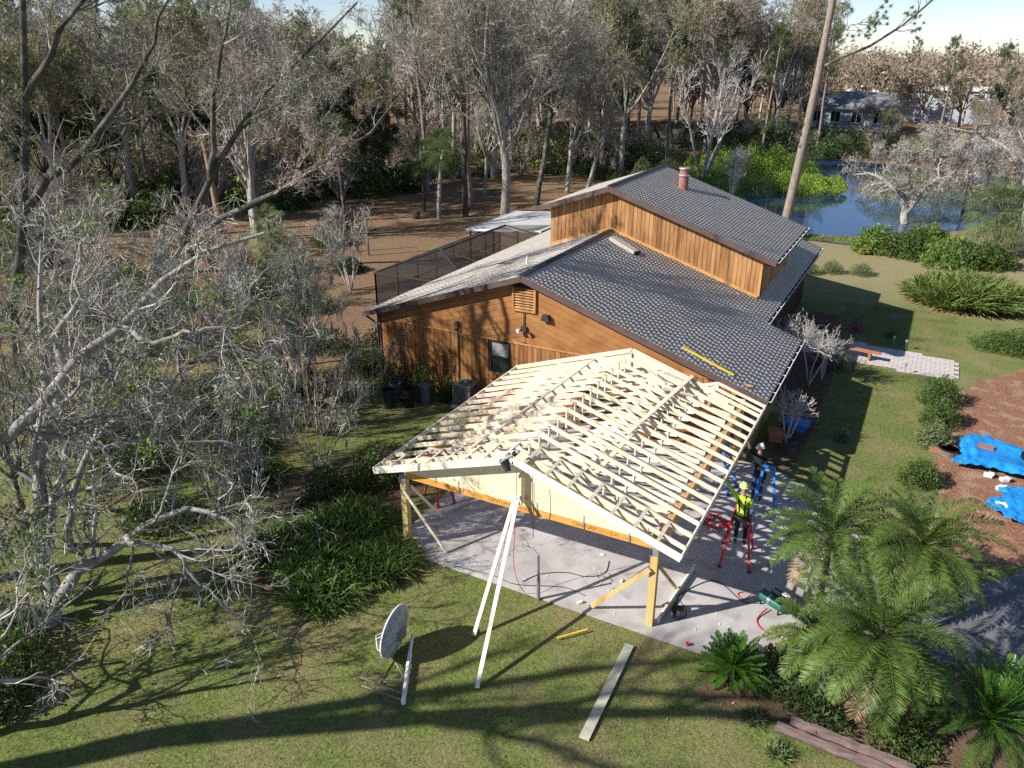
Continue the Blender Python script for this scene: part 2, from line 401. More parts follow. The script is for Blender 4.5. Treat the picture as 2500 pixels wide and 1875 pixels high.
# roofs
def roof_plane(poly,name='roof',th=.13,m=None):
    b=MB(); b.prism([(x,y,z) for x,y,z in poly],(0,0,-th)); return b.build(name,M['ridge'] if m is None else m,house)
roof_plane([(HX,Y0,HZ-.02),(HX,Y1,HZ-.02),(XR2,Y1,hz(XR2)-.02),(XR2,YJ,hz(XR2)-.02),(XR_,YJ,hz(XR_)-.02),(XR_,Y0,hz(XR_)-.02)],m=M['fascia'])
roof_plane([(HX,Y0,HZ-.02),(XL_,Y0,hz(XL_)-.02),(XL_,Y1,hz(XL_)-.02),(HX,Y1,HZ-.02)],m=M['fascia'])
# upper storey
UX,UZ=-6.66,7.99
def uz(x): return UZ-abs(x-UX)*hs
UL,UR,UY0,UY1=-10.42,1.24,18.76,27.0
UWL,UWR,UWY=-9.82,.55,19.2
b=MB(); b.prism([(UWL,UWY,3.0),(UWR,UWY,3.0),(UWR,UWY,uz(UWR)-.18),(UX,UWY,UZ-.18),(UWL,UWY,uz(UWL)-.18)],(0,UY1-.4-UWY,0)); b.build('upper_wall',M['wallcore'],house)
nb=int((UWR-UWL)/bw)
for i in range(nb+1):
    x=UWL+bw*(i+.5)
    if x>UWR-.05: x=UWR-.1
    z0=hz(x)+.02; z1=uz(x)-.2
    place('board',board_mesh(round(z1-z0,1)+.05),house,(x,UWY-.015-rnd.uniform(0,.006),z0))
for i in range(int((UY1-.5-UWY)/.3)):
    place('board',board_mesh(2.0,.288),house,(UWR+.015,UWY+.18+.3*i,hz(UWR)+.0),(0,0,R(90)))
roof_plane([(UX,UY0,UZ-.02),(UX,UY1,UZ-.02),(UR,UY1,uz(UR)-.02),(UR,UY0,uz(UR)-.02)],'upper_roof',m=M['fascia'])
roof_plane([(UX,UY0,UZ-.02),(UL,UY0,uz(UL)-.02),(UL,UY1,uz(UL)-.02),(UX,UY1,UZ-.02)],'upper_roof',m=M['fascia'])
# foot trim where upper wall meets roof
b=MB()
b.bar((HX-3.2,UWY-.06,hz(HX-3.2)+.07),(HX,UWY-.06,HZ+.07),.07,.13); b.bar((HX,UWY-.06,HZ+.07),(UWR,UWY-.06,hz(UWR)+.07),.07,.13)
b.bx(UWR-.02,UWR+.08,UWY-.07,UWY+.05,hz(UWR)+.1,uz(UWR)-.2); b.build('foot_trim',M['trimorange'],house)
# fascia boards on rakes and eaves
def rake(y,xa,xb,zf,d=.22,nm='fascia'):
    b=MB(); b.bar((xa,y,zf(xa)-.10),(xb,y,zf(xb)-.10),.045,d,up=(0,0,1)); b.build(nm,M['fascia'],house)
rake(Y0-.03,XL_,HX,hz); rake(Y0-.031,HX,XR_+.02,hz)
rake(UY0-.03,UL,UX,uz,.24); rake(UY0-.031,UX,UR+.02,uz,.24)
# gutters
def gutter(x,y0,y1,z):
    b=MB(); b.bx(x,x+.11,y0,y1,z-.13,z-.115); b.bx(x+.1,x+.115,y0,y1,z-.13,z-.01); b.bx(x,x+.012,y0,y1,z-.13,z-.02)
    g=b.build('gutter',M['gutter'],house)
    b=MB(); b.bx(x+.098,x+.124,y0,y1,z-.012,z+.006)
    for k in range(int((y1-y0)/.9)+1): b.bx(x-.01,x+.12,y0+.9*k,y0+.9*k+.03,z-.01,z+.01)
    b.build('gutter_lip',M['white'],g)
gutter(XR_+.01,Y0,YJ,hz(XR_)-.02); gutter(XR2+.01,YJ,Y1,hz(XR2)-.02); gutter(UR+.01,UY0,UY1,uz(UR)-.02)
b=MB(); b.tube([(UR+.05,UY0+.12,uz(UR)-.12),(UR-.1,UY0+.3,uz(UR)-.28),(UWR+.1,UWY-.02,uz(UWR)-.52),(UWR+.1,UWY+.02,hz(UWR)+.1)],.045,8); b.build('downspout',M['fascia'],house)
b=MB(); b.tube([(XL_+.02,Y0+.1,hz(XL_)-.15),(XL_+.12,Y0+.3,hz(XL_)-.32),(-13.87,10.06,hz(XL_)-.55),(-13.87,10.06,.1)],.05,8); b.build('downspout',M['fascia'],house)
# shingles : stepped tabs.  the nearest 300 are parts of their own, the rest one mesh
EXP=.15
ca=math.cos(math.atan(hs)); sa=math.sin(math.atan(hs))
def tabs(x_r,zf,side,xe,y0,y1,xstart=0):
    L=(abs(xe-x_r))/ca; n=int(L/EXP); out=[]
    for k in range(n+1):
        s1=L-k*EXP+.02
        if s1<EXP*.5: break
        y=y0-rnd.uniform(0,.4)
        while y<y1:
            w=rnd.choice((.3,.33,.36)); a=max(y,y0); c=min(y+w-.0015,y1)
            if c-a>.04: out.append((s1,a,c,rnd.uniform(.006,.009)))
            y+=w
    return out
allv=[];allq=[];cand=[]
def tabgeo(s1,a,c,t,x_r,zr,side):
    s0=max(s1-EXP-.01,0)
    def P(s,y,h): return (x_r+side*(s*ca+h*sa), y, zr-s*sa+h*ca)
    lo=.001;hi=.009
    return [P(s0,a,lo+.004),P(s0,c,lo+.004),P(s1,c,hi),P(s1,a,hi),P(s1,c,-.012),P(s1,a,-.012),P(s0,a,-.012),P(s0,c,-.012)]
TQ=np.array([(0,1,2,3),(3,2,4,5),(0,3,5,6),(1,7,4,2)])
def shing(x_r,zr,side,xe,y0,y1,cut=None,near=False):
    for (s1,a,c,t) in tabs(x_r,None,side,xe,y0,y1):
        x=x_r+side*s1*ca
        if cut and cut(x,(a+c)/2): continue
        g=tabgeo(s1,a,c,t,x_r,zr,side)
        ctr=np.mean(g[:4],axis=0); d=np.linalg.norm(ctr-np.array(camo.location))
        cand.append((d if near else 1e9,g))
under=lambda x,y: UWL+.02<x<UWR-.02 and UWY+.05<y<UY1-.45
shing(HX,HZ,1,XR_,Y0,YJ,under,True)
shing(HX,HZ,1,XR2,YJ,Y1,under)
shing(HX,HZ,-1,XL_,Y0,Y1,under)
shing(UX,UZ,1,UR,UY0,UY1)
shing(UX,UZ,-1,UL,UY0,UY1)
cand.sort(key=lambda t:t[0])
for d,g in cand[:300]:
    g=np.array(g); c=g[:4].mean(0); me=npmesh('shingle',g-c,TQ,mats=M['shingle']); place('shingle',me,house,tuple(c))
vv=np.array([g for d,g in cand[300:]]); k=len(vv)
qq=(TQ[None]+np.arange(k)[:,None,None]*8).reshape(-1,4)
o=place('shingle_courses',npmesh('shingle_courses',vv.reshape(-1,3),qq,mats=M['shingle']),house,kind='stuff')
# ridge caps and ridge vents
b=MB()
b.bar((HX,Y0,HZ+.03),(HX,UWY-.1,HZ+.03),.26,.04); b.build('ridge_vent',M['ridge'],house)
b=MB(); b.bar((UX,UY0,UZ+.03),(UX,UY1,UZ+.03),.26,.04); b.build('ridge_vent',M['ridge'],house)
b=MB(); b.bar((HX-.22,Y0+.05,HZ-.035),(HX-.22,13.2,HZ-.035),.16,.015); b.build('ridge_flashing',M['alu'],house)
# gable louvre
b=MB(); x0,x1,z0,z1=-7.10,-6.17,4.45,5.33
for a in ((x0-.05,x0+.03,z0-.05,z1),(x1-.03,x1+.05,z0-.05,z1),(x0+.03,x1-.03,z0-.06,z0+.02)): b.bx(a[0],a[1],10.03,10.16,a[2],a[3])
lv=b.build('gable_vent',M['siding'],house)
b=MB(); b.bx(x0+.03,x1-.03,10.10,10.12,z0,z1+.2); b.build('vent_backing',M['black'],lv)
for i in range(8):
    z=z0+.09+i*.11
    b=MB(); b.bar((x0+.03,10.075,z),(x1-.03,10.075,z),.10,.018,up=(0,-.6,.8)); b.build('slat',M['siding'],lv)
# window with blind
b=MB(); wx0,wx1,wz0,wz1=-8.22,-7.30,1.55,2.93
for a in ((wx0,wx0+.05,wz0,wz1),(wx1-.05,wx1,wz0,wz1),(wx0+.05,wx1-.05,wz0,wz0+.05),(wx0+.05,wx1-.05,wz1-.05,wz1),(wx0+.05,wx1-.05,2.22,2.27)): b.bx(a[0],a[1],10.09,10.17,a[2],a[3])
w=b.build('window',M['bronze'],house)
b=MB(); b.bx(wx0+.05,wx1-.05,10.158,10.162,wz0+.05,2.22); b.bx(wx0+.05,wx1-.05,10.148,10.152,2.27,wz1-.05); b.build('pane',M['glass'],w)
b=MB()
for i in range(22): b.bar((wx0+.07,10.14,2.3+i*.027),(wx1-.07,10.14,2.3+i*.027),.004,.02)
b.build('blind',M['blind'],w,kind='stuff')
b=MB(); b.bar((wx0-.02,10.12,wz0-.02),(wx1+.02,10.12,wz0-.02),.1,.04); b.build('sill',M['siding'],w)
# fixtures on the gable
b=MB(); b.tube([(-6.64,10.08,4.4),(-6.64,10.08,3.75)],.022,6); b.build('conduit',M['bronze'],house)
f=MB(); f.bx(-6.76,-6.52,10.02,10.12,3.58,3.78); fx=f.build('floodlight',M['bronze'],house)
for s in (-1,1):
    f=MB(); f.lathe([(.03,0),(.09,.1),(.10,.16),(.085,.17),(0,.165)],(-6.64+s*.12,10.0,3.66),10,Matrix.Rotation(R(115),3,'X')@Matrix.Rotation(R(20*s),3,'Y')); f.build('lamp_head',M['white'] if s<0 else M['bronze'],fx)
f=MB(); f.prism([(-5.78,10.1,4.42),(-5.54,10.1,4.42),(-5.48,10.1,4.18),(-5.84,10.1,4.18)],(0,-.18,0)); f.build('exhaust_hood',M['bronze'],house)
f=MB(); f.bx(-9.80,-9.68,9.98,10.12,3.28,3.50); fl=f.build('wall_lamp',M['bronze'],house)
f=MB(); f.lathe([(.035,0),(.06,.12),(0,.13)],(-9.74,9.95,3.25),8,Matrix.Rotation(R(200),3,'X')); f.build('lamp_head',M['bronze'],fl)
f=MB(); f.tube([(-9.74,10.1,3.28),(-9.74,10.1,0.2)],.02,6); f.build('conduit',M['bronze'],house)
# stains and patch repairs boards high on the upper wall
# roof things
def on_r(x,y,h=0): return Vector((x+h*sa,y,hz(x)+h*ca))
f=MB(); f.lathe([(.05,-.1),(.05,.32),(.035,.32),(.035,.2),(0,.2)],(-8.15,13.3,hz(-8.15)),12); f.build('vent_pipe',M['white'],house)
f=MB(); f.lathe([(.035,-.1),(.035,.2),(0,.2)],(-7.9,18.4,hz(-7.9)),10); f.build('vent_pipe',M['white'],house)
f=MB()
p=on_r(-6.1,17.9,.10); q_=on_r(-4.75,17.5,.10); f.bar(p,q_,.42,.16,up=(sa,0,ca)); vb=f.build('roof_vent',M['shingle'],house)
f=MB(); f.bar(on_r(-4.74,17.5,.09),on_r(-4.68,17.48,.09),.40,.15,up=(sa,0,ca)); f.build('vent_mouth',M['black'],vb)
ch=MB(); cz=uz(-4.65); ch.lathe([(.24,-.3),(.24,.62),(.27,.64),(.27,.72),(.23,.74),(.23,.95),(.27,.97),(.27,1.02),(.12,1.06),(.12,.98),(0,.98)],(-4.65,24,cz),14)
chm=ch.build('chimney',M['brick'],house); 
ch=MB(); ch.lathe([(.28,.62),(.29,.66),(.28,.70)],(-4.65,24,cz),14); ch.lathe([(.285,.96),(.30,1.0),(.285,1.035)],(-4.65,24,cz),14); ch.build('metal_band',M['alu'],chm)
# yellow strip on the roof
f=MB(); a=on_r(-.36,10.55,.035); c_=on_r(1.62,10.38,.035); f.bar(a,c_,.11,.04,up=(sa,0,ca)); o=f.build('yellow_board',M['yellow'],None)
tag(o,'long yellow strip of timber lying on the lower grey shingle roof','board')
# ---- screened pool enclosure
cage=thing('screen_enclosure',(-17.5,28,0),'dark screened pool enclosure with bronze frame left of the house','enclosure')
cx0,cx1,cy0,cy1,ch_,cr=-20.6,-14.6,18.7,33.5,2.15,3.25
rx=-17.7; ry0,ry1=21.2,29.0
f=MB(); r_=.05
def fb(p,q,w=.07): 
    bb=MB(); bb.bar(p,q,w,w); bb.build('frame_bar',M['bronze'],cage)
ny=7
for i in range(ny+1):
    y=cy0+(cy1-cy0)*i/ny; fb((cx0,y,0),(cx0,y,ch_))
for i in range(4):
    x=cx0+(cx1-cx0)*i/4; fb((x,cy0,0),(x,cy0,ch_))
fb((cx0,cy0,ch_),(cx0,cy1,ch_),.09); fb((cx0,cy0,ch_),(cx1,cy0,ch_),.09); fb((cx0,cy0,.9),(cx0,cy1,.9),.05); fb((cx0,cy0,.9),(cx1,cy0,.9),.05)
fb((rx,ry0,cr),(rx,ry1,cr),.09); fb((cx0,cy0,ch_),(rx,ry0,cr),.08); fb((cx1,cy0,ch_+.4),(rx,ry0,cr),.08)
for i in range(5):
    y=ry0+(ry1-ry0)*i/4; fb((rx,y,cr),(cx0,y,ch_),.06); fb((rx,y,cr),(cx1,y,ch_+.6),.06)
f=MB()
e=.0
f.add([(cx0,cy0,0),(cx0,cy1,0),(cx0,cy1,ch_),(cx0,cy0,ch_)],[(0,1,2,3)])
f.add([(cx0,cy0,0),(cx1,cy0,0),(cx1,cy0,ch_),(cx0,cy0,ch_)],[(0,1,2,3)])
f.add([(cx0,cy0,ch_),(rx,ry0,cr),(rx,ry1,cr),(cx0,cy1,ch_)],[(0,1,2,3)])
f.add([(cx0,cy0,ch_),(cx1,cy0,ch_+.4),(rx,ry0,cr)],[(0,1,2)])
f.add([(rx,ry0,cr),(cx1,cy0,ch_+.4),(cx1,cy1,ch_+.6),(rx,ry1,cr)],[(0,1,2,3)])
me=f.mesh('screen_mesh',M['screen'],fixn=False); place('screen_mesh',me,cage)
pr=sheet('pool_deck',[(cx0,cy0),(cx1,cy0),(cx1,cy1),(cx0,cy1)],.02,M['concrete'])
# white aluminium patio roof
pat=thing('patio_roof',(-18,33,2.6),'low white metal patio roof beside the left side of the upper storey','roof')
for i in range(10):
    x0=-21.0+i*.56; f=MB(); f.prism([(x0,29.6+.0*i,2.55+.04*i),(x0+.545,29.6,2.55+.04*i+.04),(x0+.545,37,2.55+.04*i+.04),(x0,37,2.55+.04*i)],(0,0,-.08)); f.build('roof_panel',M['whitepanel'],pat)
f=MB(); f.bar((-21.02,29.55,2.52),(-15.38,29.55,2.93),.05,.14); f.bar((-21.05,29.5,2.5),(-21.05,37,2.5),.05,.14); f.build('edge_gutter',M['white'],pat)
for y in (29.8,33,36.8):
    f=MB(); f.bx(-20.95,-20.85,y,y+.1,0,2.44); f.build('post',M['bronze'],pat)
# ================================================================ the timber roof frame
rnd=random.Random(5)
pv_=thing('timber_roof_frame',(-1.62,4,0),'unfinished pale timber carport roof frame of open trusses on posts','carport')
FXL,FXR,FXM,FZE,FZR=-6.22,2.99,-1.615,2.69,4.21
fs=(FZR-FZE)/(FXR-FXM); fca=math.cos(math.atan(fs))
def fz(x): return FZR-abs(x-FXM)*fs
def member(mb,p,q,t=.042,h=.10,y=0): mb.bar((p[0],y,p[1]),(q[0],y,q[1]),t,h,up=(0,0,1))
TC=.125; BC=.11
def bc(x): return 2.74+ (4.6-.85-abs(x-FXM))*.16 if abs(x-FXM)<3.75 else 2.74
parts_main=[]
def mk(nm,p,q,h,mt='lumber',t=.044):
    b=MB(); member(b,p,q,t,h); return (nm,b.mesh(nm,M[mt]))
off=TC/2/fca
main=[mk('top_chord',(FXM,FZR-off),(FXL+.03,fz(FXL+.03)-off),TC),mk('top_chord',(FXM,FZR-off-.001),(FXR-.03,fz(FXR-.03)-off),TC)]
xb=3.74
main+= [mk('bottom_chord',(FXM,bc(FXM)+.0),(FXM-xb,bc(FXM-xb)),BC,'lumberw'),mk('bottom_chord',(FXM,bc(FXM)),(FXM+xb,bc(FXM+xb)),BC,'lumberw')]
def web(x0,top0,x1,top1,t=.036):
    z0=fz(x0)-TC if top0 else bc(x0)+.02; z1=fz(x1)-TC if top1 else bc(x1)+.02
    return mk('web',(x0,z0),(x1,z1),.10,'lumberw',t)
main+=[web(FXM,0,FXM+.001,1)]
for s in(-1,1): main+=[web(FXM+s*.05,0,FXM+s*1.15,1),web(FXM+s*1.15,1,FXM+s*2.0,0),web(FXM+s*2.0,0,FXM+s*2.85,1)]
main+=[web(.55,0,.551,1),web(.95,0,.951,1)]
plate=MB()
for x,z in ((FXM,FZR-.1),(.6,bc(.6)+.02),(FXM-2,bc(FXM-2)),(FXM+2,bc(FXM+2))): plate.box((x,-.024,z),(.11,.003,.06)); plate.box((x,.024,z),(.11,.003,.06))
plm=plate.mesh('nail_plate',M['alu'])
def truss(y,members):
    t=bpy.data.objects.new('truss',None); t.empty_display_size=.1; COL.objects.link(t); t.parent=pv_; t.location=Vector((0,y,0))-pv_.location
    for nm,me in members:
        o=bpy.data.objects.new(nm,me); COL.objects.link(o); o.parent=t; o.location=(rnd.uniform(-.006,.006),rnd.uniform(-.004,.004),rnd.uniform(-.004,.004))
    o=bpy.data.objects.new('nail_plate',plm); COL.objects.link(o); o.parent=t; o.location=(0,0,0)
    return t
for k in range(15): truss(.03+k*.61,main)
# small return trusses
def fz2(x): return 3.24-abs(x-1.33)*fs
for y in (8.95,9.42):
    mm=[mk('top_chord',(1.33,3.24-off),(FXR-.03,fz2(FXR-.03)-off),.10),mk('top_chord',(1.33,3.239-off),(-.35,fz2(-.35)-off),.10),mk('bottom_chord',(-.3,2.70),(FXR-.7,2.70),.08,'lumberw'),mk('web',(1.33,2.74),(1.331,3.1),.07,'lumberw'),mk('web',(.7,2.74),(1.33,3.08),.07,'lumberw')]
    t=bpy.data.objects.new('truss',None); COL.objects.link(t); t.parent=pv_; t.location=Vector((0,y,0))-pv_.location
    for nm,me in mm:
        o=bpy.data.objects.new(nm,me); COL.objects.link(o); o.parent=t
# fly rafters, eave boards
def P(nm,fn,mt='lumber'):
    b=MB(); fn(b); return b.build(nm,M[mt],pv_)
OY=-.34
dd=.215
for (xa,xc) in ((FXL,FXM),(FXM,FXR)):
    P('barge_board',lambda b:b.bar((xa,OY,fz(xa)-dd/2/fca+.0),(xc,OY,fz(xc)-dd/2/fca),.04,dd),'lumberw')
P('barge_board',lambda b:b.bar((FXL,8.66,fz(FXL)-.1),(FXM,8.66,fz(FXM)-.1),.04,.2),'lumberw')
P('barge_board',lambda b:b.bar((FXM,8.66,fz(FXM)-.1),(FXM+3.0,8.66,fz(FXM+3.0)-.1),.04,.2),'lumberw')
P('eave_board',lambda b:b.bar((FXL-.0,OY+.02,FZE-.085),(FXL,8.64,FZE-.085),.04,.15),'lumberw')
P('eave_board',lambda b:b.bar((FXR+.0,OY+.02,FZE-.085),(FXR,9.46,FZE-.085),.04,.15),'lumberw')
# lookouts between barge board and second truss
for s in(-1,1):
    k=0
    while True:
        d=.32+k*.61; k+=1
        if d>4.5: break
        x=FXM+s*d; z=fz(x)-.024
        P('lookout',lambda b:b.bar((x,OY+.025,z),(x,.61,z),.088,.04,up=(s*fs,0,1)))
# beams
ZB=2.38
P('header_beam',lambda b:b.bx(-5.32,2.15,.0,.13,ZB,ZB+.30),'lvl')
def sidebeam(x0,x1,y0,y1,nm):
    n=4; w=(x1-x0)/n
    for i in range(n):
        P('beam_ply',lambda b:b.bx(x0+i*w+.003,x0+(i+1)*w-.003,y0,y1,ZB,ZB+.30+(i%2)*.006),'lvlply')
sidebeam(2.16,2.34,.14,9.3,'r'); sidebeam(-5.50,-5.33,.14,8.5,'l')
P('rear_beam',lambda b:b.bx(-5.3,2.1,8.5,8.63,ZB,ZB+.30),'lvl')
# posts
for (x,y,mt) in ((-5.41,-.02,'treated'),(2.24,-.02,'treated'),(-5.41,8.5,'treated'),(2.24,9.1,'treated')):
    P('post',lambda b:b.bx(x-.095,x+.095,y-.03,y+.16,.03,ZB-.002),mt)
for x in(-5.41,2.24): 
    P('post_bracket',lambda b:(b.bx(x-.1,x+.1,-.06,-.055,ZB-.16,ZB+.12),b.bx(x-.104,x-.099,-.11,.1,ZB-.16,ZB+.05)),'alu')
# gable plywood, front (covers the top of the beam) and rear
def ply(y,x0,x1,zb,zt,nm='plywood_panel',mt='plywood'):
    xs_=[x0]+([FXM] if x0<FXM<x1 else [])+[x1]
    pts=[(x0,y,zb),(x1,y,zb)]+[(x,y,zt(x)) for x in xs_[::-1]]
    b=MB(); b.prism(pts,(0,.012,0)); o=b.build(nm,M[mt],pv_)
edges=[-5.3,-4.08,-2.86,-1.64,-.42,.80,2.02]
zt=lambda x: fz(x)-.06
for a,c in zip(edges[:-1],edges[1:]):
    ply(-.016,a+.004,c-.004,ZB+.215+.0*a,zt)
for a,c in zip([-5.2,-3.9,-2.7,-1.61,-.4,.8],[-3.9,-2.7,-1.61,-.4,.8,1.9]):
    ply(8.59,a+.003,c-.003,2.7,zt)
# straps on plywood
for x in(-3.5,-1.05,.30,1.55): P('metal_strap',lambda b:b.bx(x-.018,x+.018,-.022,-.018,ZB+.02,ZB+.42),'alu')
# printed lettering on the header beam
def text(s,loc,size,mt,parent,rot=(math.pi/2,0,0),nm='lettering'):
    cu=bpy.data.curves.new(nm,'FONT'); cu.body=s; cu.size=size; cu.extrude=.0008
    o=bpy.data.objects.new(nm,cu); COL.objects.link(o)
    dg=bpy.context.evaluated_depsgraph_get(); me=bpy.data.meshes.new_from_object(o.evaluated_get(dg)); bpy.data.objects.remove(o)
    me.materials.clear(); me.materials.append(M[mt]); me.name=nm
    return place(nm,me,parent,loc,rot)
for x in (-4.75,-2.75,-.05,1.75): pass
for x in (-4.0,-2.55,-.02): text('CENTURY',(x,-.0015,ZB+.05),.15,'ink',pv_)
for x in (-1.55,1.05): text('LVL',(x,-.0015,ZB+.05),.14,'ink',pv_)
b=MB()
for x in(-3.1,-1.85,.75,1.35): b.bx(x,x+.35,-.0015,-.0005,ZB+.10,ZB+.108); b.bx(x,x+.35,-.0015,-.0005,ZB+.06,ZB+.066)
b.build('print_line',M['ink'],pv_,kind='stuff')
# runners laid on the trusses
P('runner',lambda b:b.bar((-3.35,.4,fz(-3.35)+.02),(-3.32,1.35,fz(-3.3)+.02),.088,.038))
P('runner',lambda b:b.bar((-3.2,1.5,fz(-3.2)+.02),(-2.75,7.9,fz(-2.75)+.02),.088,.038))
P('runner',lambda b:b.bar((-.25,.7,3.45),(-.15,2.5,3.5),.14,.036),'lumber')
P('runner',lambda b:b.bar((.1,1.2,3.42),(.15,3.7,3.42),.14,.036),'lumber')
o=MB(); o.bar((.18,3.4,fz(.18)+.02),(.56,8.75,fz(.56)+.05),.15,.038); o=o.build('loose_plank',M['lumber'],None); tag(o,'long pinkish plank lying along the top of the open trusses','plank')
for i,(x,y,l,a) in enumerate([(.2,8.1,.9,.2),(-.3,7.5,.8,-.4),(.5,7.2,1.0,.5)]):
    o=MB(); c=Vector((x,y,fz(x)+.03)); d=Vector((math.cos(a)*l/2,math.sin(a)*l/2,-fs*math.cos(a)*l/2)); o.bar(c-d,c+d,.14,.03,up=(fs,0,1)); o=o.build('board_offcut',M['lumber'],None)
    tag(o,['short offcut near the rear right end of the trusses','offcut tilted left of the long pinkish plank on the trusses','offcut crossing the trusses just right of the long pinkish plank'][i],'offcut')
# temporary braces
P('brace',lambda b:b.bar((-5.38,-.13,2.08),(-4.16,.2,.06),.09,.04,up=(0,-1,0)),'lumber')
P('brace',lambda b:b.bar((-5.25,.12,2.07),(-5.29,1.75,.06),.04,.09),'lumber')
P('brace',lambda b:b.bar((2.18,-.13,1.85),(.63,-.1,.07),.12,.04,up=(0,-1,0)),'treated')
P('brace',lambda b:b.bar((2.36,.12,1.82),(2.42,1.78,.06),.04,.09),'treated')
P('brace',lambda b:b.bar((-1.47,-.15,2.72),(-1.47,-.15,3.62),.09,.14),'lumber')
P('brace',lambda b:b.bar((-1.38,-.06,2.9),(-.98,1.4,1.6),.04,.1),'lvlply')
# ================================================================ people
def person(name,label,J,shirt,pants,skin,boots,extra=None,loc=(0,0,0)):
    """J: joints dict in world coordinates; grows one continuous skinned body"""
    root=thing(name,J['pelvis']*1,label,'person') if False else thing(name,Vector((J['pelvis'].x,J['pelvis'].y,J['pelvis'].z-.9)),label,'person')
    order=['pelvis','waist','chest','neckb','neck','head','crown','shl','ell','wrl','hal','shr','elr','wrr','har','hipl','knl','anl','tol','hipr','knr','anr','tor']
    rad=dict(pelvis=(.16,.12),waist=(.15,.11),chest=(.185,.125),neckb=(.085,.08),neck=(.058,.058),head=(.088,.098),crown=(.075,.085),shl=(.072,.07),ell=(.05,.05),wrl=(.033,.033),hal=(.038,.026),hipl=(.10,.10),knl=(.068,.07),anl=(.05,.05),tol=(.045,.04))
    for k in list(rad):
        if k[-1]=='l' and k[:-1]+'r' in order: rad[k[:-1]+'r']=rad[k]
    ed=[('pelvis','waist'),('waist','chest'),('chest','neckb'),('neckb','neck'),('neck','head'),('head','crown'),('chest','shl'),('shl','ell'),('ell','wrl'),('wrl','hal'),('chest','shr'),('shr','elr'),('elr','wrr'),('wrr','har'),('pelvis','hipl'),('hipl','knl'),('knl','anl'),('anl','tol'),('pelvis','hipr'),('hipr','knr'),('knr','anr'),('anr','tor')]
    me=bpy.data.meshes.new('body'); me.from_pydata([tuple(J[k]) for k in order],[(order.index(a),order.index(b)) for a,b in ed],[])
    o=bpy.data.objects.new('body_tmp',me); COL.objects.link(o)
    sk=o.modifiers.new('s','SKIN'); 
    for i,k in enumerate(order):
        o.data.skin_vertices[0].data[i].radius=rad[k]
    o.data.skin_vertices[0].data[0].use_root=True
    sb=o.modifiers.new('b','SUBSURF'); sb.levels=2; sb.render_levels=2
    dg=bpy.context.evaluated_depsgraph_get(); dg.update()
    m2=bpy.data.meshes.new_from_object(o.evaluated_get(dg)); bpy.data.objects.remove(o)
    m2.name='body'; m2.materials.clear()
    for m in(shirt,pants,skin,boots): m2.materials.append(m)
    # assign clothing by nearest bone
    bones=[(a,b) for a,b in ed]; A=np.array([J[a] for a,b in bones]);B=np.array([J[b] for a,b in bones])
    cls=[]
    for a,b in bones:
        if b in('neck','head','crown','hal','har'): cls.append(2)
        elif b in('wrl','wrr'): cls.append(2 if extra and extra.get('short') else 0)
        elif b in('hipl','hipr','knl','knr','anl','anr'): cls.append(1)
        elif b in('tol','tor'): cls.append(3)
        else: cls.append(0)
    C=np.array([p.center for p in m2.polygons]); ab=B-A
    t=np.clip(((C[:,None]-A)*ab).sum(-1)/(ab**2).sum(-1),0,1); d=np.linalg.norm(C[:,None]-A-t[...,None]*ab,axis=-1)
    mi=np.array(cls)[d.argmin(1)]; mi[(mi==0)&(C[:,2]<J['pelvis'].z+.03)&(np.hypot(C[:,0]-J['pelvis'].x,C[:,1]-J['pelvis'].y)<.25)]=1
    m2.polygons.foreach_set('material_index',mi.astype(np.int32)); m2.polygons.foreach_set('use_smooth',[True]*len(m2.polygons))
    body=place('body',m2,root)
    # fingers on each hand
    for s in 'lr':
        w=J['wr'+s];h=J['ha'+s]; d=(h-w).normalized(); side=d.cross(Vector((.3,.5,.8))).normalized()
        f=MB()
        for i,(L,o_) in enumerate([(.055,-.028),(.07,-.010),(.066,.010),(.05,.027)]):
            p=h+side*o_+d*.01; f.tube([p,p+d*L*.55,p+d*L*.9+d.cross(side)*.02],[.009,.008,.006],5)
        p=h+side*.03-d*.03; f.tube([p,p+side*.028+d*.02,p+side*.035+d*.045],[.011,.010,.007],5)
        f.build('hand_fingers',skin,root)
    return root,body
ms=lambda n,c,r=.8,**k: mat(n,c,rough=r,**k)
hivis=ms('hi_vis_shirt',(.50,.72,.04)); dkpants=ms('dark_trousers',(.02,.02,.022)); skinm=ms('skin',(.42,.23,.15),.55); bootm=ms('brown_boots',(.10,.06,.035)); blackshirt=ms('black_shirt',(.018,.018,.02)); jeans=ms('blue_jeans',(.035,.06,.12)); hatw=ms('white_hard_hat',(.75,.75,.72),.35); haty=ms('lime_hard_hat',(.62,.78,.25),.35); harness=ms('black_harness',(.012,.012,.012)); pink=ms('pink_tape',(.75,.08,.25)); leather=ms('tool_belt_leather',(.05,.035,.025)); hairm=ms('dark_hair',(.03,.02,.015))
V=Vector
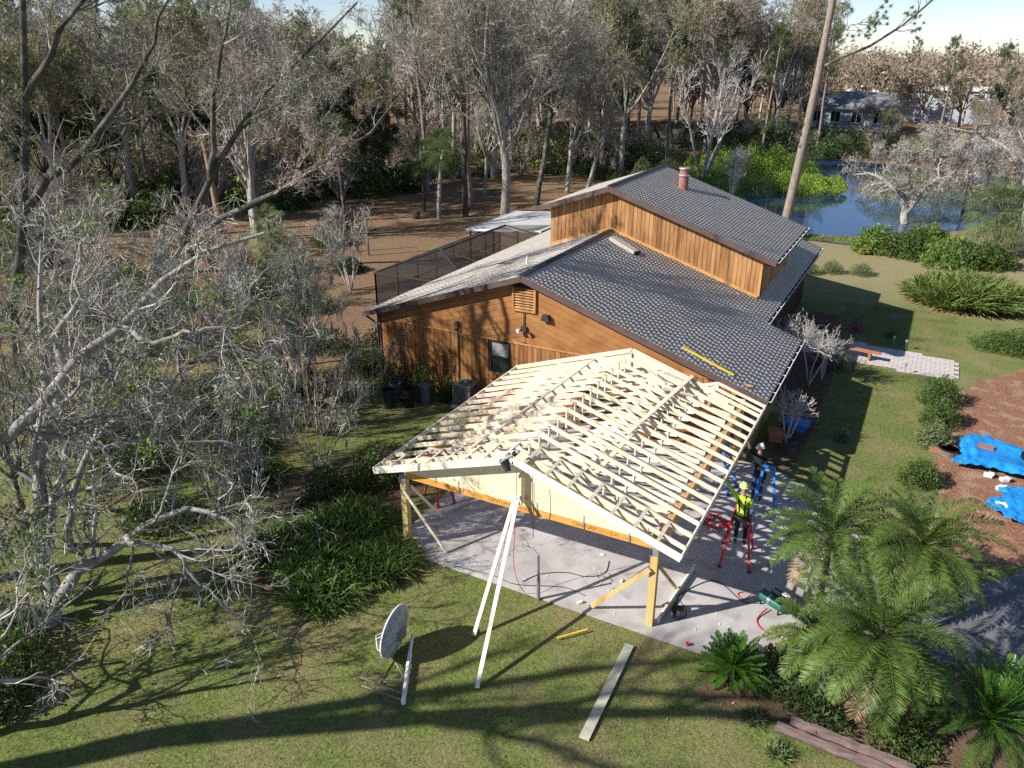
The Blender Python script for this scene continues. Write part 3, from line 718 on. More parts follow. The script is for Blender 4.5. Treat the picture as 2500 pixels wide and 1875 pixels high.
def face_and_hat(root,J,dirv,hat,hm,up=V((0,0,1))):
    h=J['head']; dv=V(dirv).normalized(); sd_=dv.cross(up).normalized()
    f=MB(); f.tube([h+dv*.088+up*.015,h+dv*.118-up*.015,h+dv*.098-up*.03],[.010,.015,.008],5); f.build('nose',skinm,root)
    f=MB()
    for s in(-1,1): f.tube([h+dv*.084+sd_*.033*s+up*.022,h+dv*.096+sd_*.033*s+up*.022],.010,6)
    f.build('eyes',harness,root)
    f=MB(); f.tube([h+dv*.088-up*.05-sd_*.022,h+dv*.094-up*.052,h+dv*.088-up*.05+sd_*.022],.005,4); f.build('mouth',pink if False else bootm,root)
    f=MB()
    for s in(-1,1): f.tube([h+sd_*s*.088+up*.02,h+sd_*s*.10-up*.0,h+sd_*s*.088-up*.025],.013,5)
    f.build('ears',skinm,root)
    q=dv.to_track_quat('Y','Z').to_matrix()
    f=MB(); f.lathe([(.116,0),(.118,.04),(.10,.085),(.062,.118),(.0,.13)],h+up*.035,16); f.lathe([(.116,-.004),(.135,-.006),(.137,.004),(.118,.01)],h+up*.035,16)
    f.bar(h+up*.155-dv*.09,h+up*.155+dv*.09,.03,.02); f.box(h+up*.034+dv*.13,(.15,.09,.012),math.atan2(-dv.x,dv.y)); f.build('hard_hat',hm,root,smooth=False)
    f=MB(); f.lathe([(.097,-.05),(.103,.0),(.10,.03)],h+up*.005-dv*.012,12); 
# worker 1, lime shirt on the red ladder, left arm up to the eave board
px,py=3.62,3.75
J=dict(pelvis=V((px,py,1.62)),waist=V((px-.02,py+.0,1.80)),chest=V((px-.05,py+.05,2.05)),neckb=V((px-.06,py+.07,2.27)),neck=V((px-.06,py+.09,2.36)),head=V((px-.07,py+.12,2.50)),crown=V((px-.07,py+.12,2.58)),
 shl=V((px-.25,py+.05,2.24)),ell=V((px-.45,py+.09,2.42)),wrl=V((px-.58,py+.0,2.64)),hal=V((px-.61,py-.02,2.71)),
 shr=V((px+.14,py+.08,2.20)),elr=V((px+.24,py+.12,1.92)),wrr=V((px+.10,py+.30,1.80)),har=V((px+.04,py+.34,1.78)),
 hipl=V((px-.10,py,1.55)),knl=V((px-.12,py+.07,1.14)),anl=V((px-.11,py-.04,.74)),tol=V((px-.13,py+.13,.70)),
 hipr=V((px+.10,py,1.55)),knr=V((px+.13,py+.10,1.14)),anr=V((px+.13,py-.0,.74)),tor=V((px+.15,py+.17,.70)))
w1,b1=person('person','worker in lime yellow shirt and hard hat standing on a red stepladder',J,hivis,dkpants,skinm,bootm)
face_and_hat(w1,J,(-.6,.8,0),None,haty)
f=MB()
for s in(-1,1): f.bar((px+s*.09-.04,py-.105,2.22),(px+s*.07,py-.10,1.70),.045,.015,up=(0,-1,0))
f.build('harness_strap',harness,w1)
f=MB(); f.lathe([(.175,-.04),(.185,0),(.175,.05)],(px,py,1.66),14,Matrix.Diagonal((1,.82,1))); f.box((px+.2,py+.02,1.57),(.10,.16,.22)); f.box((px-.2,py-.02,1.58),(.09,.15,.2)); f.build('tool_belt',leather,w1)
# worker 2, black shirt, white hard hat, on a blue ladder farther back
px,py=3.37,7.05
J=dict(pelvis=V((px+.06,py+.02,1.32)),waist=V((px+.04,py+.02,1.5)),chest=V((px+.01,py+.04,1.75)),neckb=V((px,py+.05,1.97)),neck=V((px,py+.06,2.06)),head=V((px,py+.08,2.20)),crown=V((px,py+.08,2.28)),
 shl=V((px-.19,py+.02,1.95)),ell=V((px-.30,py-.12,2.22)),wrl=V((px-.35,py-.25,2.50)),hal=V((px-.36,py-.28,2.57)),
 shr=V((px+.19,py+.05,1.90)),elr=V((px+.25,py-.02,1.62)),wrr=V((px+.12,py-.2,1.60)),har=V((px+.07,py-.25,1.62)),
 hipl=V((px-.04,py+.02,1.25)),knl=V((px-.05,py-.04,.83)),anl=V((px-.04,py+.06,.44)),tol=V((px-.06,py-.11,.39)),
 hipr=V((px+.16,py+.02,1.25)),knr=V((px+.19,py-.04,.83)),anr=V((px+.19,py+.06,.44)),tor=V((px+.20,py-.11,.39)))
w2,b2=person('person','worker in black shirt, jeans and white hard hat in the shade behind',J,blackshirt,jeans,skinm,bootm,extra=dict(short=1))
face_and_hat(w2,J,(-.5,-.85,0),None,hatw)
f=MB(); f.lathe([(.175,-.03),(.18,0),(.175,.04)],(px+.06,py+.02,1.36),14,Matrix.Diagonal((1,.82,1))); f.box((px+.25,py,1.28),(.1,.15,.2)); f.build('tool_belt',leather,w2)
f=MB(); f.tube([(px+.05,py-.05,2.13),(px+.09,py-.03,2.18),(px+.06,py-.09,2.22)],.012,5); f.build('pink_strap',pink,w2)
# ================================================================ ladders
def stepladder(label,loc,rz,H,rail,halfw=.30,depth=1.15,label_cap='ladder'):
    t=thing('stepladder',loc,label,'ladder')
    Mx=Matrix.Translation(loc)@Matrix.Rotation(rz,4,'Z')
    T=lambda x,y,z: Mx@V((x,y,z))
    top=.16
    for s in(-1,1):
        f=MB(); f.bar(T(s*halfw,-depth/2,0),T(s*top,-.06,H),.08,.07,up=Mx.to_3x3()@V((s,0,0))); fr=f.build('front_rail',M[rail],t)
        f=MB(); f.box(T(s*halfw,-depth/2,.02),(.10,.08,.04),rz); f.build('foot',M['black'],fr)
        f=MB(); f.bar(T(s*halfw*1.05,depth/2,0),T(s*top,.06,H-.04),.06,.06,up=Mx.to_3x3()@V((s,0,0))); fr=f.build('rear_rail',M[rail],t)
        f=MB(); f.box(T(s*halfw*1.05,depth/2,.02),(.09,.08,.04),rz); f.build('foot',M['black'],fr)
    n=int(H/.3)
    for i in range(1,n):
        k=i*.3/H; w=halfw+(top-halfw)*k; y=-depth/2+(depth/2-.06)*k
        f=MB(); f.bar(T(-w,y,i*.3),T(w,y,i*.3),.085,.025); f.build('step',M['alu'],t)
        if i%2: 
            f=MB(); f.bar(T(-w,-y,i*.3),T(w,-y,i*.3),.03,.03); f.build('rear_bar',M['alu'],t)
    f=MB(); f.box(T(0,0,H),(.36,.16,.06),rz); f.build('top_cap',M[rail],t)
    for s in(-1,1):
        f=MB(); f.bar(T(s*.24,-.34,H*.45),T(s*.24,.34,H*.45),.02,.012); f.build('spreader',M['alu'],t)
    return t
stepladder('red stepladder under the worker in the lime shirt',(3.55,4.05,.03),R(8),1.75,'red',.42,1.25)
stepladder('blue stepladder beside the worker in the black shirt',(3.75,6.75,.03),R(10),1.75,'blue',.38,1.1)
stepladder('red stepladder under the left eave of the timber roof frame',(-6.0,2.7,.0),R(60),1.8,'red',.30,1.0)
stepladder('blue stepladder under the right eave beams, nearest the house',(2.0,7.9,.03),R(80),1.9,'blue',.34,1.1)
# ================================================================ leaning planks and loose timber
def bar_thing(nm,p,q,w,h,mt,label,cat,up=(0,0,1)):
    f=MB(); f.bar(p,q,w,h,up); o=f.build(nm,M[mt],None); return tag(o,label,cat)
bar_thing('leaning_plank',(-.62,-4.02,.03),(-1.50,-.24,3.02),.10,.045,'lumberw','longer pale plank leaning from the lawn up to the gable peak','plank')
bar_thing('leaning_plank',(-1.60,-2.5,.03),(-1.60,-.22,2.95),.10,.045,'lumberw','shorter pale plank leaning on the gable, left of the longer one','plank')
bar_thing('lawn_board',(2.2,-4.22,.05),(2.06,-.98,.05),.23,.045,'lawnboard','wide pale treated board lying alone on the lawn','board')
bar_thing('long_timber',(2.62,2.9,.12),(2.42,.16,.10),.045,.19,'lumberw','long timber on edge on the slab behind the front right post','timber')
bar_thing('stake',(.36,-1.64,.08),(.92,-1.0,.10),.045,.035,'yellow','short yellow wooden stake on the grass by the slab edge','stake')
sc_=thing('offcut_pile',(-5.7,-.2,0),'heap of pale timber offcuts at the foot of the front left post','offcuts')
rr=random.Random(4)
for i in range(16):
    x=-5.0-rr.random()*1.5; y=-.1+rr.uniform(-.35,.45); a=rr.uniform(-.7,.7); l=rr.uniform(.15,.4); z=.06+rr.random()*.08
    f=MB(); f.bar((x-math.cos(a)*l,y-math.sin(a)*l,z),(x+math.cos(a)*l,y+math.sin(a)*l,z+rr.uniform(-.03,.06)),.09,.035); f.build('offcut',M['lumber'],sc_)
for i,(x,y,lab) in enumerate([(1.0,1.35,'small pale timber block on the slab under the header beam'),(.95,.9,'small timber block beside the brace shadow on the slab'),(.3,-.05,'tiny wood block near the slab edge by the grey pipe')]):
    f=MB(); f.box((x,y,.06),(.14,.10,.05),.4*i); f.box((x+.03,y+.02,.10),(.05,.08,.03),.9); tag(f.build('wood_block',M['lumber'],None),lab,'block')
f=MB(); f.box((.0,2.3,.045),(.12,.10,.02),.3); tag(f.build('white_tile',M['white'],None),'small white square lying in the header beam shadow','tile')
# old timbers bottom right
for i,(p,q,lab) in enumerate([((5.85,-1.95,.12),(8.4,-2.1,.12),'front weathered grey timber sleeper at the bottom right of the lawn'),((6.1,-1.66,.13),(8.6,-1.82,.13),'rear weathered grey timber sleeper along the palm bed')]):
    f=MB(); N=14; pts=[V(p).lerp(V(q),k/N)+V((0,rr.uniform(-.01,.01),rr.uniform(-.012,.012))) for k in range(N+1)]
    f.tube(pts,[.13+rr.uniform(-.014,.014) for _ in pts],7); tag(f.build('timber_sleeper',M['oldwood'],None),lab,'sleeper')
# ================================================================ grey pipe on the slab edge
pp_=thing('standpipe',(-.78,-.42,0),'thin grey upright pipe with a loose wire at the front slab edge','pipe')
f=MB(); f.tube([(-.78,-.42,0),(-.78,-.42,.75)],.05,10); f.tube([(-.78,-.42,.75),(-.80,-.42,1.48)],.035,10); f.build('pipe',M['metal'],pp_)
f=MB(); f.tube([(-.80,-.42,1.48),(-.95,-.40,1.62),(-1.15,-.38,1.60),(-1.28,-.4,1.66),(-1.32,-.38,1.55),(-1.2,-.36,1.5)],.012,5); f.tube([(-1.1,-.38,1.6),(-1.2,-.3,1.72),(-1.35,-.35,1.78)],.010,5); f.build('wire_tail',M['metal'],pp_)
# ================================================================ cables on the slab
def cable(nm,pts,r,mt,lab,cat):
    P_=[V(p) for p in pts]; out=[]
    n=len(P_)
    for i in range(n-1):
        p0=P_[max(i-1,0)];p1=P_[i];p2=P_[i+1];p3=P_[min(i+2,n-1)]
        for t in np.linspace(0,1,7)[:-1]: out.append(.5*((2*p1)+(p2-p0)*t+(2*p0-5*p1+4*p2-p3)*t*t+(3*p1-3*p2+p3-p0)*t**3))
    out.append(P_[-1]); f=MB(); f.tube(out,r,5); return tag(f.build(nm,M[mt],None),lab,cat)
z=.042
cable('extension_cable',[(-1.5,.05,z),(-1.2,.6,z),(-.6,1.0,z),(0,1.1,z),(.4,1.5,z),(.3,2.1,z)],.013,'dkmetal','dark cord curving on the slab behind the leaning planks','cord')
cable('extension_cable',[(-3.6,-.25,z),(-2.4,-.1,z),(-1.6,-.15,z),(-.4,.35,z),(.3,.3,z)],.012,'dkmetal','dark cord lying along the front slab edge','cord')
cable('air_hose',[(2.3,.9,z),(3.2,2.6,z),(4.2,2.1,z),(4.7,2.25,z+.1)],.014,'black','black hose from the front right post towards the green compressor','hose')
cable('air_hose',[(4.85,2.0,.12),(4.7,1.5,z),(5.0,1.15,z),(5.6,1.3,z),(6.1,1.75,z),(6.9,2.4,z)],.02,'hose','red hose looping on the slab beside the green compressor','hose')
cable('air_hose',[(-1.50,-.33,3.95),(-1.51,-.35,3.0),(-1.53,-.4,1.8),(-1.5,-.5,1.0),(-1.3,-.6,.5),(-1.2,-.4,.06)],.010,'hose','thin red hose hanging down from the nail gun at the gable peak','hose')
cable('air_hose',[(-1.0,-.33,3.6),(-.98,-.35,3.0),(-1.03,-.30,2.4),(-1.0,-.33,1.9)],.010,'bronze','brown hose hanging beside the gable peak','hose')
# heap of red hose
hp=[]
for i in range(90):
    a=i*.42; rr_=.30+.12*math.sin(i*1.7); hp.append((2.55+rr_*math.cos(a)*1.2,5.5+rr_*math.sin(a),.06+.10*abs(math.sin(i*.9))))
f=MB(); f.tube(hp,.016,5); tag(f.build('hose_heap',M['hose'],None),'tangled heap of red hose on the slab behind the red ladder','hose')
# nail gun at the peak
ng=thing('nail_gun',(-1.7,-.36,4.15),'grey nail gun resting on the gable peak','nail gun')
f=MB(); f.tube([(-1.95,-.38,3.98),(-1.45,-.30,4.38)],.045,8); f.build('barrel',M['metal'],ng)
f=MB(); f.bar((-1.80,-.38,4.10),(-1.66,-.45,3.82),.06,.10); f.build('handle',M['black'],ng)
f=MB(); f.bar((-1.98,-.36,4.02),(-1.7,-.47,3.80),.04,.12); f.build('magazine',M['dkmetal'],ng)
f=MB(); f.lathe([(.06,-.05),(.07,0),(.06,.08),(0,.09)],(-1.55,-.33,4.28),10,Matrix.Rotation(R(-50),3,'Y')); f.build('cap',M['black'],ng)
# circular saw / tool by the post
sw=thing('power_saw',(2.68,.75,.03),'black circular saw standing on the slab by the long timber','saw')
f=MB(); f.lathe([(0,-.03),(.16,-.03),(.16,.03),(0,.03)],(2.68,.75,.22),16,Matrix.Rotation(R(80),3,'Y')); f.build('blade_guard',M['black'],sw)
f=MB(); f.tube([(2.66,.72,.22),(2.92,.80,.24)],.075,10); f.build('motor',M['dkmetal'],sw)
f=MB(); f.tube([(2.70,.62,.28),(2.74,.58,.45),(2.74,.80,.52),(2.70,.92,.40)],.022,8); f.build('handle',M['black'],sw)
f=MB(); f.box((2.72,.78,.055),(.22,.42,.012),.2); f.build('base_plate',M['metal'],sw)
f=MB(); f.tube([(2.74,.95,.35),(2.9,1.05,.1),(3.0,.8,.05),(2.85,.5,.05)],.012,5); f.build('cord',M['black'],sw)
chp=MB(); rc=random.Random(8)
for i in range(260):
    x=rc.uniform(-5.6,6.5); y=rc.uniform(-.2,7.5) if rc.random()<.6 else rc.gauss(.9,.5); a=rc.uniform(0,3.14); l=rc.choice((.01,.015,.02,.03,.06)); chp.box((x,y,.036+l*.1),(l,l*.5,.012),a)
tag(chp.build('wood_chips',M['lumber'],None),'wood chips and small offcuts scattered over the slab','wood chips',kind='stuff')
# ================================================================ compressor
cp=thing('air_compressor',(4.95,2.22,.03),'green portable air compressor tank on the slab beside the palms','compressor')
ax=V((.86,-.42,0)).normalized()
def capsule(c,a,L,r,mt,nm):
    q=a.to_track_quat('Z','Y').to_matrix(); f=MB()
    f.lathe([(0,-L/2-.07),(r*.6,-L/2-.05),(r*.92,-L/2-.015),(r,-L/2+.03),(r,L/2-.03),(r*.92,L/2+.015),(r*.6,L/2+.05),(0,L/2+.07)],c,18,q); return f.build(nm,M[mt],cp,smooth=True)
capsule(V((4.95,2.22,.26)),ax,.68,.17,'green','tank')
f=MB(); q=ax.to_track_quat('Z','Y').to_matrix(); f.lathe([(.172,-.03),(.178,-.03),(.178,.03),(.172,.03)],V((4.90,2.25,.26)),18,q); f.build('tank_band',M['metal'],cp)
f=MB(); f.box((5.0,2.33,.46),(.24,.16,.14),-.45); f.tube([(5.08,2.25,.46),(5.2,2.2,.46)],.07,10); f.build('motor',M['dkgreen'],cp)
f=MB(); f.tube([V((4.63,2.38,.40)),V((4.63,2.38,.62)),V((5.28,2.06,.62)),V((5.28,2.06,.40))],.016,7); f.build('handle',M['metal'],cp)
for sx_,sy_ in((-.28,-.14),(-.28,.14),(.28,-.14),(.28,.14)):
    p=V((4.95,2.22,0))+ax*sx_+V((.42,.86,0))*sy_; f=MB(); f.bar(p+V((0,0,.14)),p+V((0,0,.03)),.04,.04); f.build('foot',M['black'],cp)
cable('air_hose',[(4.62,2.36,.4),(4.40,2.5,.12),(4.2,2.2,z),(4.0,2.35,z),(4.1,2.5,z)],.014,'hose','short red hose end at the left of the green compressor','hose')
# ================================================================ dish and mast
ds=thing('satellite_dish',(-3.0,-4.15,0),'large weathered white satellite dish standing on its rim on the lawn','satellite dish')
c=V((-3.0,-3.95,.70)); nrm=V((-.96,-.10,.06)).normalized(); q=nrm.to_track_quat('Z','Y').to_matrix()
prof=[(0,-.15)]+[(r_,-.15+.15*(r_/.66)**2) for r_ in np.linspace(.06,.66,9)]+[(.675,.005),(.675,-.015)]+[(r_,-.17+.15*(r_/.66)**2) for r_ in np.linspace(.66,.06,9)]+[(0,-.17)]
f=MB(); f.lathe(prof,c,36,q); f.build('reflector',M['dish'],ds,smooth=True)
f=MB(); f.lathe([(.665,-.02),(.69,-.02),(.69,.015),(.665,.015)],c,36,q); f.build('rim',M['white'],ds)
f=MB(); f.box(c-nrm*.2,(.08,.28,.28)); f.build('mount_plate',M['metal'],ds)
pts=[c+nrm*.05+V((0,.25,-.25)),c+nrm*.35+V((0,.15,-.35)),c+nrm*.52+V((0,-.05,-.40)),c+nrm*.35+V((0,-.25,-.5)),c+nrm*.02+V((0,-.35,-.5))]
f=MB(); f.tube(pts,.014,6); f.tube([p+V((0,0,.1)) for p in pts[1:4]],.008,5); f.build('feed_cable',M['white'],ds)
mst=thing('dish_mast',(-2.5,-4.4,0),'white pole lying on the grass with a rusty tripod frame','mast')
a=V((-1.84,-5.28,.10));bq=V((-3.10,-3.35,.12)); bq=V((-2.95,-3.30,.12))
mid=a.lerp(bq,.72); f=MB(); f.tube([a,mid],.055,10); f.tube([mid,bq],.042,10); f.build('pole',M['white'],mst)
apx=V((-3.05,-5.25,.30)); hub=V((-3.05,-4.12,.12))
for p,q2 in ((apx,hub),(hub,a.lerp(bq,.30)),(apx,a.lerp(bq,.28)),(apx,a.lerp(bq,.12)),(apx+V((0,0,-.25)),a.lerp(bq,.04))):
    f=MB(); f.tube([p,q2],.018,6); f.build('tripod_bar',M['rust'],mst)
# ================================================================ air conditioner and bins by the wall
ac=thing('air_conditioner',(-9.1,9.75,0),'grey square air conditioning unit beside the house wall','air conditioner')
ax0,ax1,ay0,ay1=-9.52,-8.72,9.25,10.0; f=MB(); f.bx(ax0-.1,ax1+.1,ay0-.1,ay1+.1,0,.07); f.build('pad',M['concrete'],ac)
f=MB(); f.bx(ax0+.03,ax1-.03,ay0+.03,ay1-.03,.07,.98); f.build('coil',M['dkmetal'],ac)
f=MB()
for (x,y) in((ax0,ay0),(ax1,ay0),(ax0,ay1),(ax1,ay1)): f.box((x,y,.54),(.05,.05,.94))
f.bx(ax0,ax1,ay0,ay1,.07,.12); f.bx(ax0-.02,ax1+.02,ay0-.02,ay1+.02,.98,1.03); cas=f.build('casing',M['metal'],ac)
for i in range(13):
    z0=.16+i*.063
    f=MB(); f.bx(ax0+.02,ax1-.02,ay0-.012,ay0+.02,z0,z0+.022); f.bx(ax0-.012,ax0+.02,ay0+.02,ay1-.02,z0,z0+.022); f.bx(ax1-.02,ax1+.012,ay0+.02,ay1-.02,z0,z0+.022); f.build('louvre',M['metal'],ac)
f=MB(); cx2,cy2=(ax0+ax1)/2,(ay0+ay1)/2; f.lathe([(.0,1.032),(.3,1.034),(.3,1.036),(0,1.036)],(cx2,cy2,0),20); f.build('fan_well',M['black'],ac)
f=MB()
for r_ in(.08,.15,.22,.29): f.tube([(cx2+r_*math.cos(t),cy2+r_*math.sin(t),1.06) for t in np.linspace(0,2*math.pi,20)],.006,4)
for k in range(8): f.tube([(cx2,cy2,1.08),(cx2+.32*math.cos(k*.785),cy2+.32*math.sin(k*.785),1.045)],.006,4)
f.lathe([(0,1.06),(.07,1.06),(.06,1.10),(0,1.11)],(cx2,cy2,0),10); f.build('fan_guard',M['alu'],ac)
f=MB(); f.tube([(ax0,ay0+.3,.35),(ax0-.2,ay0+.3,.35),(ax0-.3,ay1+.2,.33)],.04,7); f.build('line_set',M['metal'],ac)
def bin_(x,y,mt,lab,r0=.20,r1=.26,h=.82,lid=True):
    t=thing('dustbin',(x,y,0),lab,'dustbin')
    f=MB(); f.lathe([(r0,0.0),(r0+.01,.02),(r1,h),(r1+.02,h),(r1+.02,h+.03),(r1-.01,h+.03),(r1-.01,h-.05),(r0-.01,.05),(0,.05)],(x,y,0),18); f.build('bin_body',M[mt],t)
    for s in(-1,1):
        f=MB(); f.tube([(x+s*(r1+.0),y-.07,h-.12),(x+s*(r1+.06),y-.05,h-.13),(x+s*(r1+.06),y+.05,h-.13),(x+s*(r1),y+.07,h-.12)],.015,5); f.build('handle',M[mt],t)
    if lid:
        f=MB(); f.lathe([(r1+.035,h+.0),(r1+.035,h+.05),(r1*.7,h+.09),(r1*.3,h+.10),(0,h+.10)],(x,y,0),18); f.bar((x-.08,y,h+.13),(x+.08,y,h+.13),.03,.03); f.build('lid',M[mt],t)
bin_(-10.75,8.95,'greyblue','grey lidded dustbin nearest the air conditioning unit')
bin_(-12.0,8.6,'greyblue','open grey dustbin standing behind the dark green one',lid=False)
bin_(-11.85,7.9,'dkgreen','dark green dustbin in front of the bushes, leftmost of the bins',lid=False)
bin_(-11.2,8.35,'black','black dustbin between the dark green and the grey lidded bins',lid=False)
ac2=thing('heat_pump',(-6.9,9.6,0),'pale grey unit top showing above the rear left of the roof frame','air conditioner')
f=MB(); f.bx(-7.3,-6.3,9.2,9.95,.05,1.55); f.build('casing',M['metal'],ac2); f=MB(); f.prism([(-7.34,9.16,1.56),(-6.26,9.16,1.56),(-6.34,9.16,1.68),(-7.26,9.16,1.68)],(0,.83,0)); f.build('top_panel',M['alu'],ac2)
bar_thing('upright_plank',(-7.75,9.4,.0),(-7.75,9.5,1.45),.24,.04,'oldwood','upright grey plank standing in front of the gable window','plank')
f=MB(); f.lathe([(.07,0),(.07,.38),(.03,.45),(.03,.5),(0,.5)],(-7.45,9.35,.95),10); f.bx(-7.65,-7.25,9.15,9.6,.0,.95); tag(f.build('red_bottle_stand',M['red'],None),'small red canister beside the upright plank','canister')
# ================================================================ right side yard
bn=thing('garden_bench',(4.8,24.3,0),'low reddish wooden backless bench on the paved path','bench')
for k in range(3):
    f=MB(); f.bar((3.85,23.42+.13*k-.13,.46),(5.9,23.1+.13*k-.13,.46),.12,.045); f.build('seat_plank',M['bench'],bn)
for x,y in((4.35,23.34),(5.45,23.17)):
    f=MB(); f.box((x,y,.22),(.10,.34,.42),-.19); f.build('leg',M['bench'],bn)
def stone_lamp(x,y,lab):
    t=thing('path_light',(x,y,0),lab,'path light'); f=MB(); f.tube([(x,y,0),(x,y,.42)],.012,6); f.build('stake',M['metal'],t); f=MB(); f.lathe([(.02,.40),(.05,.42),(.05,.48),(.09,.50),(0,.56)],(x,y,0),10); f.build('lamp_shade',M['alu'],t)
stone_lamp(6.9,25.6,'small solar light at the lawn side of the path end'); stone_lamp(7.05,22.1,'small solar light on the near side of the path'); stone_lamp(6.3,25.9,'small solar light at the corner of the house shadow')
# tarps
def tarp(nm,poly,lab,hh,seed,rz=0):
    rg=np.random.default_rng(seed); pl=np.array(poly,float); x0,y0=pl.min(0)-.1; x1,y1=pl.max(0)+.1; N=190
    xs=np.linspace(x0,x1,N); ys=np.linspace(y0,y1,N); XX,YY=np.meshgrid(xs,ys,indexing='ij'); ins=inpoly(XX,YY,[tuple(p) for p in pl])
    d=np.full(XX.shape,9.)
    for i in range(len(pl)):
        a=pl[i];b_=pl[(i+1)%len(pl)];ab=b_-a;t=np.clip(((XX-a[0])*ab[0]+(YY-a[1])*ab[1])/(ab@ab),0,1); d=np.minimum(d,np.hypot(XX-a[0]-t*ab[0],YY-a[1]-t*ab[1]))
    Z=.04+hh*np.clip(d/.45,0,1)**.7
    for k in range(26):
        a=rg.uniform(0,6.28); f_=rg.uniform(4,11); ph=rg.uniform(0,6.28); Z+=rg.uniform(.004,.016)*np.abs(np.sin((XX*math.cos(a)+YY*math.sin(a))*f_+ph+1.2*np.sin(XX*2+ph)))*np.exp(-d*1.4)*1.6
    Z+=.05*np.sin(XX*2.3)*np.sin(YY*2.9+1)*np.clip(d/.5,0,1)
    id_=np.arange(N*N).reshape(N,N); keep=ins[:-1,:-1]&ins[1:,:-1]&ins[1:,1:]&ins[:-1,1:]
    q=np.stack([id_[:-1,:-1],id_[1:,:-1],id_[1:,1:],id_[:-1,1:]],-1)[keep]
    return tag(place(nm,npmesh(nm,np.stack([XX,YY,Z],-1),q,mats=M['tarp'],smooth=True),None),lab,'tarp')
tarp('blue_tarp',wob([(9.0,13.05),(9.35,13.9),(9.3,15.2),(9.75,15.95),(10.4,15.9),(11.5,15.3),(14.5,15.2),(14.6,13.2),(12,12.9),(10.3,13.2)],5,.045),'big wrinkled blue tarp weighted with boards on the mulch bed',.26,2)
tarp('blue_tarp',wob([(10.05,10.3),(10.2,10.9),(10.6,11.2),(10.5,11.8),(10.9,12.1),(13,12.0),(13.4,9.8),(11.0,9.6)],5,.045),'smaller blue tarp at the right edge, nearer the palms',.16,5)
def slab_thing(nm,c,d,rz,mt,lab,cat):
    f=MB(); f.box(c,d,rz); return tag(f.build(nm,M[mt],None),lab,cat)
slab_thing('tarp_board',(10.15,14.65,.43),(.52,.34,.05),-.15,'brick','reddish board weighing down the left part of the big blue tarp','board')
slab_thing('tarp_board',(11.45,14.5,.44),(.40,.46,.09),-.1,'black','dark block weighing down the right part of the big blue tarp','block')
slab_thing('tarp_board',(10.55,10.55,.30),(.30,.36,.05),.2,'lumber','pinkish block on the smaller blue tarp','block')
for i,(x,y,lab) in enumerate([(10.25,13.0,'white sack piece at the near edge of the big blue tarp'),(10.75,12.9,'white scrap right of the sack at the big blue tarp'),(10.6,12.2,'white scrap at the far corner of the smaller blue tarp')]):
    f=MB(); f.box((x,y,.10),(.26,.18,.12),.5*i); f.box((x+.1,y+.06,.14),(.16,.2,.06),.9*i); tag(f.build('white_scrap',M['white'],None),lab,'scrap')
t=thing('wheel_tub',(9.0,14.3,0),'round grey tub with dark rim at the left end of the big blue tarp','tub')
f=MB(); f.lathe([(.30,0),(.36,.25),(.34,.25),(.28,.04),(0,.04)],(9.0,14.3,0),18); f.build('tub',M['metal'],t); f=MB(); f.lathe([(.35,.24),(.39,.24),(.39,.29),(.35,.29),(.35,.24)],(9.0,14.3,0),18); f.build('rim',M['black'],t)
slab_thing('brick_block',(8.55,14.2,.12),(.36,.2,.2),.1,'brick','brown block between the shrubs and the grey tub','block')
# shade-side clutter at the right wall
t=thing('wheelbarrow',(3.75,13.3,0),'blue wheelbarrow standing in the shade beside the house','wheelbarrow')
f=MB(); f.prism([(3.4,12.95,.3),(4.0,12.95,.3),(4.15,12.95,.58),(3.25,12.95,.58)],(0,.7,0)); f.build('tray',M['blue'],t)
for s in(0,.6):
    f=MB(); f.tube([(3.2,13.0+s,.28),(4.5,13.0+s,.5)],.02,6); f.build('handle',M['dkmetal'],t)
f=MB(); f.lathe([(.1,-.04),(.18,-.04),(.18,.04),(.1,.04),(.1,-.04)],(3.25,13.3,.18),14,Matrix.Rotation(R(90),3,'X')); f.build('wheel',M['black'],t)
for i,(x,y,lab) in enumerate([(3.75,12.2,'grey bucket in the shade, nearest the blue wheelbarrow'),(3.8,11.6,'grey bucket in the shade, nearest the dead shrub')]):
    f=MB(); f.lathe([(.13,0),(.18,.32),(.17,.32),(.12,.03),(0,.03)],(x,y,0),14); tag(f.build('bucket',M['greyblue'],None),lab,'bucket')
f=MB(); f.box((3.1,12.3,.25),(.5,.4,.4),.2); f.box((3.1,12.3,.48),(.6,.5,.06),.2); tag(f.build('planter_box',M['bench'],None),'brown wooden planter box against the shaded house wall','planter')
# hydrant-like yellow/black toy by the sago, red cup
t=thing('garden_ornament',(5.25,.35,0),'small yellow and black garden ornament behind the left sago palm','ornament')
f=MB(); f.lathe([(.09,0),(.10,.12),(.06,.2),(.0,.22)],(5.25,.35,.0),10); f.build('base',M['yellow'],t); f=MB(); f.lathe([(.05,.2),(.07,.28),(.05,.36),(0,.38)],(5.25,.35,.0),10); f.build('top',M['black'],t)
f=MB(); f.lathe([(.045,0),(.055,.09),(.045,.09),(0,.02)],(3.35,-.28,.03),10); tag(f.build('red_cup',M['red'],None),'small red cup at the slab edge left of the sago palm','cup')
# trestle work bench glimpsed below the right side of the roof frame
t=thing('work_table',(1.0,4.3,.03),'low work table with tools under the roof frame','table')
f=MB(); f.box((1.0,4.3,.80),(1.3,.7,.04),.2); f.build('top',M['plywood'],t)
for sx_ in(-.55,.55):
    for sy_ in(-.28,.28):
        f=MB(); f.bar((1.0+sx_,4.3+sy_,.03),(1.0+sx_*.9,4.3+sy_*.8,.78),.05,.05); f.build('leg',M['lumber'],t)
